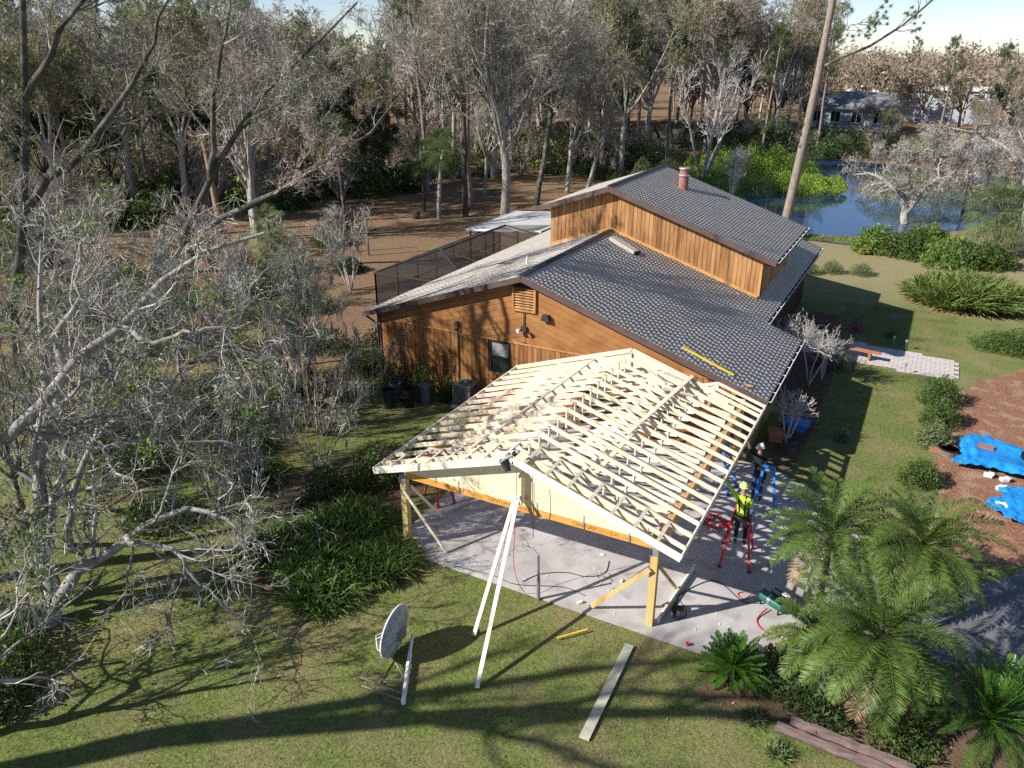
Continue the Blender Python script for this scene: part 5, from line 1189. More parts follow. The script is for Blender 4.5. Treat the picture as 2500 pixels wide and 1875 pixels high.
for i,(x,y) in enumerate([(5.3,-1.95),(6.0,-2.6)]):
    clump_thing('grass_tuft',clump(115+i,.22,.3,160,.012,spread=1.),dict(foliage='sabal' if i<2 else 'strap'),(x,y,0),['spidery pale tuft in front of the left sago palm','small tuft on the lawn above the weathered sleepers','small tuft on the lawn left of the sago palm'][i])
# ---------------- hand shaped near trees on the left
def lerp_path(pts,K):
    p=np.array(pts,float); d=np.r_[0,np.cumsum(np.linalg.norm(np.diff(p,axis=0),axis=1))]; t=np.linspace(0,d[-1],K); return np.stack([np.interp(t,d,p[:,i]) for i in range(3)],-1)
def hand_tree(seed,limbs,spec,tw=.010,moss=.25,leafclumps=0,K=12,mossL=.6,lsz=.13):
    T=Tree(seed); P=[];Rd=[]
    for pts,r0,r1 in limbs:
        q=lerp_path(pts,K)+T.r.normal(0,.05,(K,3))+.10*np.sin(np.linspace(0,9,K)[:,None]+T.r.uniform(0,6,3))*np.minimum(1,np.arange(K)/3)[:,None]; q[0]=pts[0]; P.append(q); Rd.append(np.linspace(r0,r1,K))
    P=np.array(P);Rd=np.array(Rd); T.tubes('trunk',P,Rd,9)
    pts,rad=P,Rd; allp=[]
    for s in spec: 
        P_,D,Rr,t=T.kids(pts,rad,s[0],s[1],s[2],s[3],s[4],s[10]); Ls=s[5]*(1-.4*t)*T.r.uniform(.6,1.3,len(P_)); pts,rad=T.grow(P_,D,Ls,np.clip(Rr,tw,.08),s[6],s[7],s[8]); T.tubes(s[11],pts,rad,s[9]); allp.append(pts)
    if moss: T.moss(allp[0],moss,mossL); T.moss(allp[1],moss*.5,mossL)
    if leafclumps:
        idx=T.r.choice(len(allp[1]),min(leafclumps,len(allp[1])),replace=False); ends=allp[1][idx,-1]; n=34; Pn=np.repeat(ends,n,0)+T.r.normal(0,.16,(len(ends)*n,3)); T.leaves('foliage',Pn,lsz,.5)
    return T
SP=lambda a,b,c,d:[(a-2,.22,1,.5,1.2,2.9,10,.16,.06,4,.5,'crown'),(b-2,.15,1,.45,1.1,1.5,8,.2,.03,3,.55,'crown'),(c-2,.1,1,.4,1.2,.75,6,.22,.02,2,.75,'crown'),(d-1,.1,1,.4,1.1,.35,4,.22,0,2,.8,'crown')]
mm=dict(trunk='bark',crown='twig',moss='moss',foliage='leafbr')
T=hand_tree(200,[([(-11.65,-7.33,-.1),(-11.69,-7.13,.45),(-11.9,-6.85,1.43),(-12.29,-6.36,2.72),(-12.63,-5.82,4.2),(-13.1,-5.11,6.18),(-13.6,-4.4,8.1),(-13.4,-3.9,9.3)],.24,.03),
 ([(-11.67,-7.2,.35),(-11.3,-6.55,1.24),(-10.88,-6.08,1.73),(-10.38,-5.65,2.08),(-9.84,-5.18,2.44),(-8.8,-4.5,2.72),(-8.16,-4.22,2.6),(-7.52,-4.16,2.2)],.19,.03),
 ([(-10.38,-5.65,2.08),(-9.54,-5.9,2.5),(-8.73,-5.84,2.42),(-7.96,-5.66,1.95),(-7.23,-5.5,1.48),(-6.7,-5.5,.9)],.09,.02),
 ([(-12.0,-6.8,1.9),(-11.9,-6.2,3.4),(-11.7,-5.6,4.8),(-11.6,-5.0,6.2),(-11.7,-4.6,7.2)],.10,.02),
 ([(-12.63,-5.82,4.2),(-12.2,-5.2,5.4),(-11.6,-4.4,6.2),(-11.0,-3.9,6.6)],.08,.02)],SP(11,8,7,4),moss=.2,leafclumps=10)
tree_thing('bare_tree',T,mm,(0,0,0),'forked bare tree with a long low limb arching over the lawn at left')
Q=lambda p,k=20/14: [tuple(CAMP+(np.array(x)-CAMP)*k) for x in p]
limb=Q([(-8.11,-9.96,7.44),(-7.16,-9.42,7.51),(-6.6,-9.08,7.61),(-6.45,-8.72,8.18),(-6.34,-8.47,8.58),(-6.03,-8.11,8.99),(-5.59,-7.71,9.32),(-5.37,-7.34,9.86),(-5.01,-6.92,10.33),(-4.44,-6.45,10.67),(-3.71,-5.94,10.94)])
l0=np.array(limb[0]); 
T=hand_tree(201,[([(l0[0]-1.3,l0[1]-.9,-.1),(l0[0]-1.5,l0[1]-.8,2.5),(l0[0]-1.1,l0[1]-.6,4.2)]+limb,.29,.04),(Q([(-6.6,-9.08,7.61),(-6.1,-8.6,7.2),(-5.3,-8.0,7.35),(-4.6,-7.5,7.1),(-3.9,-7.0,7.0)]),.10,.02),(Q([(-6.34,-8.47,8.58),(-6.7,-8.2,9.2),(-6.6,-7.8,10.0),(-6.3,-7.4,10.9)]),.12,.03),(Q([(-5.59,-7.71,9.32),(-5.0,-7.6,9.2),(-4.3,-7.1,9.25),(-3.5,-6.6,9.5)]),.08,.02)],SP(10,8,7,4),moss=.15,leafclumps=30)
tree_thing('bare_tree',T,dict(mm),(0,0,0),'tree with a thick lichen grey limb reaching in from the left edge')
T=hand_tree(202,[([(-14.54,-4.78,-.1),(-13.52,-5.0,1.52),(-13.56,-4.3,3.26),(-13.24,-3.4,4.78),(-12.79,-2.48,6.19),(-12.69,-2.16,6.73),(-12.68,-1.42,8.25)],.13,.02),([(-13.5,-4.2,3.4),(-12.5,-3.2,4.4),(-11.3,-2.2,5.4),(-10.2,-1.2,6.4)],.06,.015),([(-13.3,-3.5,4.6),(-14.0,-2.5,6.0),(-14.4,-1.6,7.8)],.06,.015)],SP(11,8,7,4),moss=.15,leafclumps=16)
tree_thing('bare_tree',T,mm,(0,0,0),'slender forked pale tree left of the big grey limb')
T=hand_tree(203,[([(-14.3,-9.2,-.1),(-13.9,-8.9,1.5),(-14.1,-8.3,3.2),(-13.7,-7.7,5.0),(-14.2,-6.9,7.2)],.22,.04),([(-13.9,-8.7,2.0),(-12.9,-8.3,3.0),(-12.1,-8.1,3.3),(-11.0,-8.2,3.0)],.10,.02)],SP(10,8,6,4),moss=.25,leafclumps=34)
tree_thing('bare_tree',T,dict(mm,trunk='barkdk',foliage='leaf'),(0,0,0),'dark trunked tree at the far left edge with green leaf clusters low down')
T=hand_tree(204,[([(-9.6,-10.4,-.1),(-9.4,-10.2,1.5),(-9.0,-9.9,2.6),(-8.4,-9.4,3.2)],.15,.03),([(-9.5,-10.3,.9),(-10.2,-10.0,2.4),(-10.6,-9.4,3.8)],.10,.02)],SP(9,7,6,4),moss=.6,leafclumps=26,mossL=.7)
tree_thing('bare_tree',T,dict(mm,foliage='leaf'),(0,0,0),'mossy small tree in the bottom left corner of the picture')
# vase shaped thickets of grey bare stems, middle left
for i,(x,y,H,ns,mk_,lab) in enumerate([(-10.9,2.4,4.0,16,'twig','dense grey bare thicket left of the timber roof frame, nearest to it'),(-12.6,4.6,4.2,16,'twigbr','brownish bare thicket in the middle left, draped with moss'),(-13.9,.2,4.2,14,'twig','grey bare thicket behind the slender forked tree'),(-15.8,4.0,4.5,14,'twig','tall bare thicket left of the mossy brown one'),(-12.9,8.1,3.6,12,'twigbr','bare brown shrub just left of the bins'),(-17.5,.5,5.0,14,'twig','bare thicket deep in the left garden'),(-11.8,-1.4,3.2,14,'twig','low bare thicket behind the long low limb'),(-19.5,-2.5,5.5,14,'twig','bare thicket at the left edge below the dark oaks'),(-16.5,-3.5,4.0,12,'twig','bare thicket near the left edge behind the forked tree')]):
    T=vase(120+i,H,int(ns*.8),.009,.85,.5,.03); T.moss(T.last[::9],.5,.5); T.leaves('foliage',T.along(T.last[::25],6,.05),.12)
    tree_thing('bare_thicket',T,dict(trunk='twig' if mk_=='twig' else 'twigbr',crown=mk_,moss='moss',foliage='leaf'),(x,y,0),lab,'shrub')
# out of frame oak in front that throws its branch shadows on the lawn and gable
def sunshift(p,h): return (p[0]-.695*h/math.tan(EL)*1.0,p[1]-.719*h/math.tan(EL))
T=hand_tree(210,[([(-15.4,-18.0,-.1),(-15.2,-17.8,4),(-15,-17.6,7.5),(-14.5,-17.3,9),(-11.5,-16.1,10),(-8.6,-15,11),(-6,-14,11.5)],.42,.12),([(-15,-17.6,7.5),(-14.2,-17.4,11),(-12.6,-17.0,14),(-11,-16.6,16)],.26,.06),([(-11.5,-16.1,10),(-10.2,-15.8,12.2),(-8.4,-15.9,14)],.14,.04),([(-14.2,-17.4,11),(-12.0,-18.4,12.5),(-9.5,-19,13.4)],.15,.04)],[(6,.25,1,.4,1.0,3.2,8,.13,.05,5,.5,'crown'),(6,.2,1,.45,1.0,1.4,5,.16,.03,3,.6,'crown'),(4,.15,1,.4,1.1,.7,4,.2,0,2,.8,'crown')],tw=.014,moss=.25)
tree_thing('bare_oak',T,dict(trunk='bark',crown='twig',moss='moss'),(0,0,0),'large bare oak just outside the lower edge, its boughs shading the lawn')
T=std_tree(211,22,dens=.36,spread=.7,trunkf=.5,nl=8,tw=.014,rad=.36)
tree_thing('bare_oak',T,dict(trunk='bark',crown='twig'),(-25.5,-5.0,0),'tall bare oak standing just outside the left edge of the picture')
# ---------------- dark oaks top left
OS=[(9,.2,1,.5,1.2,2.7,9,.15,.05,5,.5,'crown'),(7,.15,1,.45,1.1,1.5,7,.19,.03,3,.55,'crown'),(5,.1,1,.4,1.2,.75,5,.22,.0,2,.75,'crown'),(3,.1,1,.4,1.1,.35,4,.2,0,2,.8,'crown')]
k_=.62
T=hand_tree(220,[([(-20.3,-2.0,-.1),(-20.5,-1.8,3.0),(-20.7,-1.6,4.9)]+Q([(-35.3,7.2,3.4),(-35,8,6.0),(-35.2,8.6,8.6),(-34.6,9.4,11.5),(-34.7,10,14.5),(-34,10.5,17)],k_)+[(-18.0,1.2,18.5),(-17.2,2.4,21.5)],.21,.04),(Q([(-35,8,6.0),(-33.6,9.2,7.8),(-31.8,10.3,9.4),(-30.4,11.6,11.2),(-29.6,12.6,12.8)],k_)+[(-14.8,2.4,15.5)],.17,.03),(Q([(-35.2,8.6,8.6),(-36.8,8.0,10.6),(-38.6,7.5,12.2)],k_),.10,.03),(Q([(-34.6,9.4,11.5),(-33.4,10.2,13.3),(-32,11.3,15.6)],k_)+[(-15.8,2,17.5)],.12,.03),([(-18.6,.5,16.2),(-17,-.2,18.2),(-15.2,-.6,20)],.10,.03)],OS,tw=.010,moss=.15,leafclumps=60,lsz=.13)
tree_thing('dark_oak',T,dict(trunk='barkdk',crown='twigdk',moss='moss',foliage='leaf'),(0,0,0),'dark forked oak with leafy boughs high at the left')
k_=.70
T=hand_tree(221,[([(-23.6,7.2,-.1),(-23.6,7.3,2.5),(-23.5,7.4,4.2)]+Q([(-34.6,17.6,3.5),(-32.3,18.3,6.6),(-30.3,19.3,9.6),(-27.8,20.4,12.3),(-25.6,21.4,14.0)],k_)+[(-14.5,11,15.6)],.24,.03),(Q([(-32.3,18.3,6.6),(-31.3,18,9.5),(-30.2,18,12.5)],k_)+[(-18,8,16)],.14,.03),(Q([(-30.3,19.3,9.6),(-28.0,19.2,10.6),(-26.0,19.5,11.8)],k_),.12,.03)],OS,tw=.010,moss=.15,leafclumps=30,lsz=.13)
tree_thing('dark_oak',T,dict(trunk='barkdk',crown='twig',moss='moss',foliage='leaf'),(0,0,0),'dark oak leaning right with a diagonal trunk, upper left')
T=hand_tree(222,[([(-35.5,20,3.0),(-33,21.5,4.4),(-30.4,23,5.6),(-28,24.5,7.4),(-25.8,26,9.2),(-24.2,27,11)],.28,.05),([(-36.6,19,-.1),(-36.2,19.4,1.6),(-35.5,20,3.0)],.36,.28),([(-30.4,23,5.6),(-29.2,24.2,8.5),(-28.0,25,11.5)],.16,.04)],[(9,.2,1,.5,1.2,3.4,8,.14,.05,5,.5,'crown'),(8,.15,1,.45,1.1,1.8,6,.17,.03,3,.6,'crown'),(7,.1,1,.4,1.2,.85,4,.2,.0,2,.75,'crown'),(4,.1,1,.4,1.1,.4,3,.2,0,2,.8,'crown')],tw=.013,moss=.2)
tree_thing('leaning_tree',T,dict(trunk='barkdk',crown='twigbr',moss='moss'),(0,0,0),'grey tree with a long low leaning trunk crossing the tan snag')
T=Tree(223); tp,tr=T.grow(np.zeros((1,3)),np.array([[-.22,.12,1.]]),7.5,.30,8,.02,0,.55); T.tubes('trunk',tp,tr,10); blades('frayed_top',T,np.repeat(tp[:,-1],70,0)+T.r.normal(0,.1,(70,3)),U(T.r.normal(0,1,(70,3))+np.array([0,0,.3])),np.full(70,.8),.03,4,-.2)
tree_thing('dead_palm_trunk',T,dict(trunk='barktan',frayed_top='dry'),(-44.0,29.0,0),'tan dead palm trunk leaning left in the wood')
for i in range(2): 
    T=std_tree(224+i,14,dens=.9,trunkf=.3,nl=5,tw=.013,rad=.33,moss=.1); tree_thing('grey_tree',T,dict(trunk='bark',crown='twigbr',moss='moss'),(-39.3-i*1.0,28.3+i*.7,0),['thick grey trunk of the twin stemmed tree in the left wood','thinner twin beside the thick grey trunk in the left wood'][i])
# ---------------- main tall trees in the middle
T=std_tree(230,20,dens=1.05,spread=1.55,trunkf=.34,nl=12,tw=.017,rad=.42,leaf=True,nleaf=1,lsz=.11)
tree_thing('tall_bare_tree',T,dict(trunk='bark',crown='twig',foliage='leafol'),(-26.4,45.0,0),'tallest pale bare tree with fanned limbs behind the white patio roof',rz=1.2)
for i,(x,y,H,lab,mt,mc) in enumerate([(-30.0,44.2,17,'dark straight trunk beside the fan palm in the clearing','barkdk','twigdk'),(-32.6,49.6,20,'tall reddish pine-like trunk in the clearing','barkpine','twigbr'),(-27.0,52.5,16,'dark trunk at the right edge of the leaf covered clearing','barkdk','twig'),(-34.2,55,14,'small tree standing deep in the clearing','bark','twig'),(-27.3,60.3,14,'spreading many limbed tree left of the raised roof','bark','twig'),(-25.6,61.5,13,'leaning tree next to the dark water left of the raised roof','bark','twigbr')]):
    T=std_tree(240+i,H,dens=.85,spread=1.15 if i>2 else .8,trunkf=.5 if i<3 else .28,nl=6,tw=.016,rad=[.27,.30,.28,.18,.28,.26][i],lean=(.25,0) if i==5 else (0,0),leaf=True,nleaf=1,lsz=.11)
    tree_thing('tall_bare_tree',T,dict(trunk=mt,crown=mc,foliage='leafol' if i%2 else 'leafrd'),(x,y,0),lab,rz=i*1.3)
T=vase(250,14,6,.018,1.2,.28,.24); tree_thing('tall_bare_tree',T,dict(trunk='bark',crown='twigw'),(-16.2,71.5,0),'pale bare tree with several upright stems behind the chimney')
# big pine
T=Tree(260); r=T.r
P=lerp_path([(-3.2,47.5,-.1),(-2.8,47.9,5),(-2.35,48.5,11.5),(-2.15,49.2,17.5),(-2.05,49.6,22),(-2.0,49.8,25)],14)[None]; T.tubes('trunk',P,np.linspace(.36,.17,14)[None],12)
lb=[([(-2.1,48.6,12.7),(-.8,48.6,13.3),(1.2,48.7,14.2),(3.2,49,15.8),(4.6,49.2,17.4),(5.4,49.4,18.8)],.12,.04),([(-2.3,48.5,11.3),(-3.2,48.2,10.4),(-4.1,48,9.8),(-5.0,47.8,9.0)],.07,.02),([(-2.1,49.2,17.3),(-.8,49,19.2),(1.5,49,21)],.12,.05),([(-2.15,49.1,17.0),(-3.0,49,19),(-3.5,49,20.5)],.10,.05),([(-1.9,48.9,14.6),(-.9,48.7,15.2),(.1,48.6,15.7)],.05,.02),([(-2.8,48.2,8.0),(-3.5,48,8.4),(-3.6,47.9,7.2)],.07,.05)]
lp=np.array([lerp_path(p,10) for p,a,b in lb])+r.normal(0,.05,(6,10,3)); lr=np.array([np.linspace(a,b,10) for p,a,b in lb]); T.tubes('limb',lp,lr,7)
P_,D_,R_,t_=T.kids(lp[:5],lr[:5],9,.45,1,.5,1.1,.45); bp,br=T.grow(P_,D_,1.5,np.maximum(R_,.02),6,.15,.05); T.tubes('limb',bp,br,4)
P_,D_,R_,t_=T.kids(bp,br,4,.4,1,.4,1.,.6); cp,cr=T.grow(P_,D_,.6,np.maximum(R_,.015),4,.15,.1); T.tubes('limb',cp,cr,3)
e=np.concatenate([cp[:,-1],bp[:,-1]]); m=42; Pn=np.repeat(e,m,0); d=U(r.normal(0,1,(len(Pn),3))); s_=U(np.cross(d,r.normal(0,1,d.shape))); v=np.stack([Pn+s_*.016,Pn+d*.24,Pn-s_*.016,Pn-s_*.017],1); T.put('foliage',v,np.arange(len(Pn)*4).reshape(-1,4))
tree_thing('tall_pine',T,dict(trunk='barkpine',limb='barkdk',foliage='needle'),(0,0,0),'tall leaning pine trunk with one long dark limb beside the pond')
# ---------------- trees right of the pond
T=hand_tree(270,[([(4.9,61.0,-.3),(4.6,61.2,1.2),(4.0,61.3,2.3),(2.8,61.4,3.2),(1.5,61.5,3.6),(0,61.6,3.6)],.36,.05),([(4.8,61.1,.6),(5.6,61.4,2.2),(6.8,61.8,3.6),(8.4,62,4.6)],.28,.06),([(4.7,61.2,1.3),(4.6,61.8,3.0),(4.2,62.4,4.6),(3.4,62.8,5.6)],.22,.05),([(6.8,61.8,3.6),(6.6,62.2,5.0),(6.0,62.6,6.2)],.14,.04)],[(11,.2,1,.6,1.3,2.8,7,.16,-.01,4,.5,'crown'),(8,.15,1,.5,1.2,1.4,5,.18,-.02,3,.6,'crown'),(7,.1,1,.4,1.2,.7,4,.2,-.03,2,.75,'crown'),(4,.1,1,.4,1.1,.35,3,.2,-.03,2,.8,'crown')],tw=.016,moss=.4)
tree_thing('pale_leaning_tree',T,dict(trunk='bark',crown='twig',moss='moss'),(0,0,0),'low spreading pale bare tree leaning over the right side of the pond')
T=hand_tree(271,[([(14,60,-.2),(13.5,60,3),(12.4,60.2,5.4),(10.6,60.5,6.8),(8.6,61,7.6),(6.8,61.2,7.9)],.3,.05),([(13.5,60,3),(12.8,61,6.2),(11.4,62,8.8)],.16,.05),([(12.4,60.2,5.4),(10.8,59.8,5.6),(9,59.6,5.2)],.12,.03)],[(11,.2,1,.5,1.2,2.8,7,.16,.0,4,.5,'crown'),(8,.15,1,.5,1.2,1.4,5,.18,0,3,.6,'crown'),(7,.1,1,.4,1.2,.7,4,.2,0,2,.75,'crown'),(4,.1,1,.4,1.1,.35,3,.2,0,2,.8,'crown')],tw=.016,moss=.4)
tree_thing('pale_leaning_tree',T,dict(trunk='bark',crown='twig',moss='moss'),(0,0,0),'pale bare tree reaching in from the right edge above the fan palm')
for i,(x,y,H,lab) in enumerate([(9.4,69.5,6,'dark thin trunk standing in the water right of the pale tree'),(11.0,72.0,7,'dark thin trunk at the far right of the water')]):
    T=std_tree(275+i,H,dens=.7,tw=.016,rad=.14,trunkf=.45); tree_thing('thin_tree',T,dict(trunk='barkdk',crown='twigw'),(x,y,-.3),lab)
palm_thing('fan_palm',fan_palm(280,3.0,52,2.0,1.5,.2,30),(11.3,50.2,0),'big fan palm with drooping fronds at the right edge',mf='sabal',mt='barkdk')
palm_thing('fan_palm',fan_palm(281,6.0,40,1.5,1.05,.19,24),(-31.6,42.3,0),'fan palm with pale booted trunk in the leaf covered clearing',mf='leaf',mt='bark')
palm_thing('fan_palm',fan_palm(282,7.0,38,1.6,1.1,.2,24),(-38.6,38.0,0),'fan palm with a hidden trunk left of the clearing',mf='leaf',mt='barkdk')
palm_thing('fan_palm',fan_palm(283,1.4,26,1.4,1.0,.15,22),(-37.2,27.5,0),'low fan palm right of the thick grey trunk',mf='sabal',mt='barkdk')
palm_thing('fan_palm',fan_palm(284,1.0,24,1.3,.95,.15,22),(-35.0,25.2,0),'low fan palm nearest the crepe myrtle',mf='sabal',mt='barkdk')
palm_thing('fan_palm',fan_palm(285,5.0,30,1.4,1.0,.16,22),(-34.6,44.5,0),'shaded fan palm directly left of the booted one',mf='leafdk',mt='barkdk')
# posts in clearing
for i,(x,y,lab) in enumerate([(-30.4,29.3,'thin wooden post in the clearing, left one'),(-28.9,28.7,'thin dark wooden post in the clearing, right one')]):
    f=MB(); f.box((x,y,1.5),(.10,.10,3.0)); tag(f.build('garden_post',M['oldwood'] if not i else M['barkdk'],None),lab,'post')
f=MB(); f.lathe([(0,0),(.35,.02),(.4,.3),(.33,.62),(0,.65)],(-33.6,41.6,0),12); tag(f.build('log_stump',M['barkdk'],None),'dark stump at the foot of the booted fan palm','stump')
for i,(x,y,H,lf,lab) in enumerate([(-17.0,-4.6,7.5,'leafbr','small tree with fresh green leaf tufts near the left edge'),(-20.5,1.6,8.5,'leafbr','small budding tree behind the left edge thickets'),(-15.0,6.4,6.0,'leafol','small bare tree between the mossy thicket and the house corner'),(-23.5,-1.2,9.5,'leafbr','small tree under the dark forked oak at the left edge'),(-18.6,9.5,7.0,'leafol','small bare tree before the screen enclosure'),(-21.5,5.5,7.5,'leafbr','small leafy tree by the farther grass tuft'),]):
    T=std_tree(430+i,H,dens=.7,spread=1.3,trunkf=.22,nl=7,tw=.009,rad=.10,leaf=True,nleaf=1,lsz=.07,moss=.25)
    tree_thing('small_tree',T,dict(trunk='bark' if i%2 else 'barkdk',crown='twig' if i%3 else 'twigbr',foliage=lf,moss='moss'),(x,y,0),lab)
for i,(x,y,rx,rz,lab,mf) in enumerate([(-10.9,-8.9,.9,1.2,'leafy green bush in the bottom left corner','leafbr'),(-11.9,-8.3,1.0,1.5,'dark bush behind the leafy one in the bottom left corner','leafdk'),(-10.0,-9.6,.8,.9,'dark bush at the very bottom of the left edge','leafdk')]):
    sh('corner_bush',440+i,rx,rz,2200,.11,(x,y,0),lab,mf)
for i,(x,y,rx,rz,lab) in enumerate([(-28.5,18.5,2.2,2.6,'large leafy bush standing left of the crepe myrtle'),(-31.5,22.5,1.8,1.6,'leafy bush behind the large one left of the crepe myrtle'),(-27.5,24.5,1.2,1.0,'small leafy bush between the crepe myrtle and the clearing'),(-33.5,30,1.6,1.5,'leafy bush beside the low fan palms in the clearing'),(-36,34.5,1.8,1.8,'leafy bush left of the garden posts'),(-24.0,16.5,1.4,1.2,'leafy bush just in front of the crepe myrtle')]):
    sh('leafy_bush',450+i,rx,rz,3000,.17,(x,y,0),lab,'leaf' if i%2 else 'leafdk',.4)
# low dark growth in the left garden and below the palms
for i,(x,y,rx,rz,lab) in enumerate([(-14.5,2.2,1.4,.8,'dark low shrub in the left garden beside the mossy thickets'),(-17.8,2.6,1.5,.9,'dark low shrub near the nearer bright grass tuft'),(-15.8,7.2,1.6,1.0,'dark low shrub beyond the mossy brown thicket'),(-19.5,5.0,1.6,1.1,'dark shrub between the two bright grass tufts'),(-13.2,-2.6,1.3,.7,'dark low fern clump under the forked bare tree'),(-16.6,-.8,1.6,.9,'dark fern mass left of the thickets'),(-19.8,-.2,1.8,1.1,'dark undergrowth at the left edge'),(-22.5,3.4,1.8,1.3,'dark undergrowth below the dark forked oak'),(-22,9,1.6,1.3,'dark bush on the far side of the left garden'),(-19,12,1.5,1.2,'dark bush between the left garden and the screen enclosure'),(-26,7,2.0,1.6,'large dark bush under the dark oaks'),(-12.4,.8,1.2,.7,'dark fern clump at the foot of the nearest grey thicket'),(-25.5,13.5,1.8,1.6,'dark leafy bush left of the crepe myrtle'),(-29,17,2,1.8,'dark leafy bush below the leaning dark oak')]):
    sh('dark_shrub',400+i,rx,rz,2200,.16,(x,y,0),lab,'leafdk' if i%3 else 'leaf',.35)
for i,(x,y,lab) in enumerate([(5.6,-.3,'dark fern clump right of the left sago palm'),(6.6,-1.0,'dark fern clump between the sleepers and the big feather palm'),(8.3,-1.0,'dark fern clump left of the bright sago palm'),(6.9,1.2,'dark fern clump at the slab corner under the palms'),(8.6,1.0,'dark fern clump below the farthest feather palm')]):
    sh('fern_clump',420+i,.8,.45,1500,.14,(x,y,0),lab,'leafdk' if i%2 else 'leaf',.3)
# pond side reeds and willow thicket
def thicket(nm,n,cx,cy,rx,ry,h,ls,mt,lab,seed,asp=.35,kind='stuff',z0=0,up=.3):
    r=np.random.default_rng(seed); T=Tree(seed); a=r.uniform(0,6.28,n); q=np.sqrt(r.uniform(0,1,n)); x=np.cos(a)*q; y=np.sin(a)*q
    hh=h*(1-q**3*.75)*(.72+.28*np.sin(x*rx*1.1+seed)*np.cos(y*ry*.9+1)+.12*np.sin(x*rx*2.7+y*3)); z=hh*r.uniform(0,1,n)**.45
    P=np.stack([cx+x*rx,cy+y*ry,z0+z],-1); T.leaves('f',P,ls,asp,-up); v,q_,_=T.g['f']
    o=place(nm,npmesh(nm,np.concatenate(v),np.concatenate(q_),mats=M[mt]),None); tag(o,lab,'thicket'); o['kind']=kind
    return o
thicket('willow_thicket',30000,-13.5,81,8.0,12,3.8,.26,'reed','bright green low willow thicket growing in the pond',1)
thicket('willow_thicket',9000,-5.0,74.5,3.6,4.5,1.8,.24,'reed','low bright green thicket tip right of the big pine',2)
thicket('willow_thicket',12000,-20.5,69,3.2,6,3.2,.22,'leafol','olive thicket between the raised roof and the bright willow thicket',3)
thicket('pond_edge_thicket',9000,5.5,75,6,8,3.2,.22,'leafol','olive grey growth standing in the pond behind the pale tree',4)
thicket('pond_edge_thicket',9000,16,74,5,7,3.4,.24,'sabal','grey green growth at the far right of the pond',5)
for i,(cx,cy,rx,ry,n,h,mt,lab) in enumerate([(-18,112,24,12,26000,4.5,'leafdk','dark understorey growth of the wood beyond the pond'),(-45,88,22,16,26000,4.0,'leafol','olive understorey growth of the wood behind the clearing'),(-70,60,20,24,26000,4.5,'leafrd','brown understorey growth of the left wood'),(8,118,22,9,14000,1.3,'leafol','olive growth between the pond and the bungalow'),(-29,78,6,9,8000,3.6,'leafdk','dark bank growth at the left end of the pond')]):
    thicket('understorey',n,cx,cy,rx,ry,h,.42,mt,lab,30+i,kind='stuff')
thicket('bank_grass',6000,1.2,49.4,3.8,.55,.45,.22,'strapy','dry grass along the near pond bank',6,asp=.12,up=1.5)
# ---------------- the wood : shared prototypes
protos={}
def proto(k,T,mats): 
    t=thing(k,(0,0,0),None,None); T.build(t,mats); protos[k]=t
def protop(k,T,mf,mt):
    pass
NB=3
for i in range(NB): proto('bare%d'%i,std_tree(300+i,15.5,dens=.92,spread=1.05,tw=.021,leaf=None,moss=.06),dict(trunk='bark',crown='twig',moss='moss'))
for i in range(2): proto('brown%d'%i,std_tree(310+i,15,dens=.9,spread=1.1,tw=.020,leaf=True,nleaf=2,lsz=.11),dict(trunk='bark',crown='twigbr',foliage='leafrd'))
for i in range(2): proto('olive%d'%i,std_tree(320+i,15,dens=.9,spread=1.1,tw=.020,leaf=True,nleaf=4,lsz=.14),dict(trunk='bark',crown='twigdk',foliage='leafol'))
for i in range(2): proto('ever%d'%i,std_tree(330+i,11,dens=.85,spread=1.15,tw=.018,trunkf=.25,leaf=True,nleaf=4,lsz=.22),dict(trunk='barkdk',crown='twigdk',foliage='leafdk'))
for i in range(2): proto('pine%d'%i,pine(340+i,19,.42 if i else .6,ncl=1.3),dict(trunk='barkpine',limb='barkdk',foliage='needle'))
for i in range(2): proto('under%d'%i,shrub(350+i,2.0,2.6,2600,.26,.5,20),dict(stem='barkdk',foliage='leafdk' if i else 'leaf'))
proto('underb',vase(355,4.5,14,.016,.95,.55,.05),dict(trunk='twig',crown='twigbr'))
INFO=dict(bare=('bare_tree','bare grey tree standing in the wood behind the house','bare grey trees of the wood'),brown=('budding_tree','russet budding tree standing in the wood behind the house','russet budding trees of the wood'),olive=('budding_tree','olive budding tree standing in the wood behind the house','olive budding trees of the wood'),ever=('evergreen_oak','dark evergreen oak standing in the wood behind the house','evergreen oaks of the wood'),pine=('pine_tree','green crowned pine rising above the wood','pines of the wood'),under=('undergrowth_bush','green leafy bush in the undergrowth of the wood','leafy bushes of the undergrowth'),underb=('bare_bush','bare brown bush in the undergrowth of the wood','bare bushes of the undergrowth'))
used=set()
def plant(k,x,y,rz,s,sz=1,z=0):
    p=protos[k]
    if k in used: o=copy_tree(p)
    else: o=p; used.add(k)
    kk=k.rstrip('0123456789'); nm,lab,grp=INFO[kk]
    u_,k_d=uvd(x,y); reg='at the left of the picture' if u_<450 else 'left of the clearing' if u_<850 else 'behind the leaf covered clearing' if u_<1300 else 'behind the raised upper roof' if u_<1900 else 'across the pond at the right'
    dep='near edge of the wood' if k_d<75 else 'middle of the wood' if k_d<105 else 'back of the wood'
    lab=lab.split(' standing in')[0].split(' in the undergrowth')[0].split(' rising above')[0]+', '+dep+' '+reg; grp=grp+', '+dep+' '+reg
    o.name=nm; tag(o,lab,'bush' if 'bush' in nm else 'tree',grp); o.location=(x,y,z); o.rotation_euler=(0,0,rz); o.scale=(s,s,s*sz); return o
rg=np.random.default_rng(77); placed=[]
fwn=np.array([math.sin(YAW),math.cos(YAW)]); rtn=np.array([math.cos(YAW),-math.sin(YAW)])
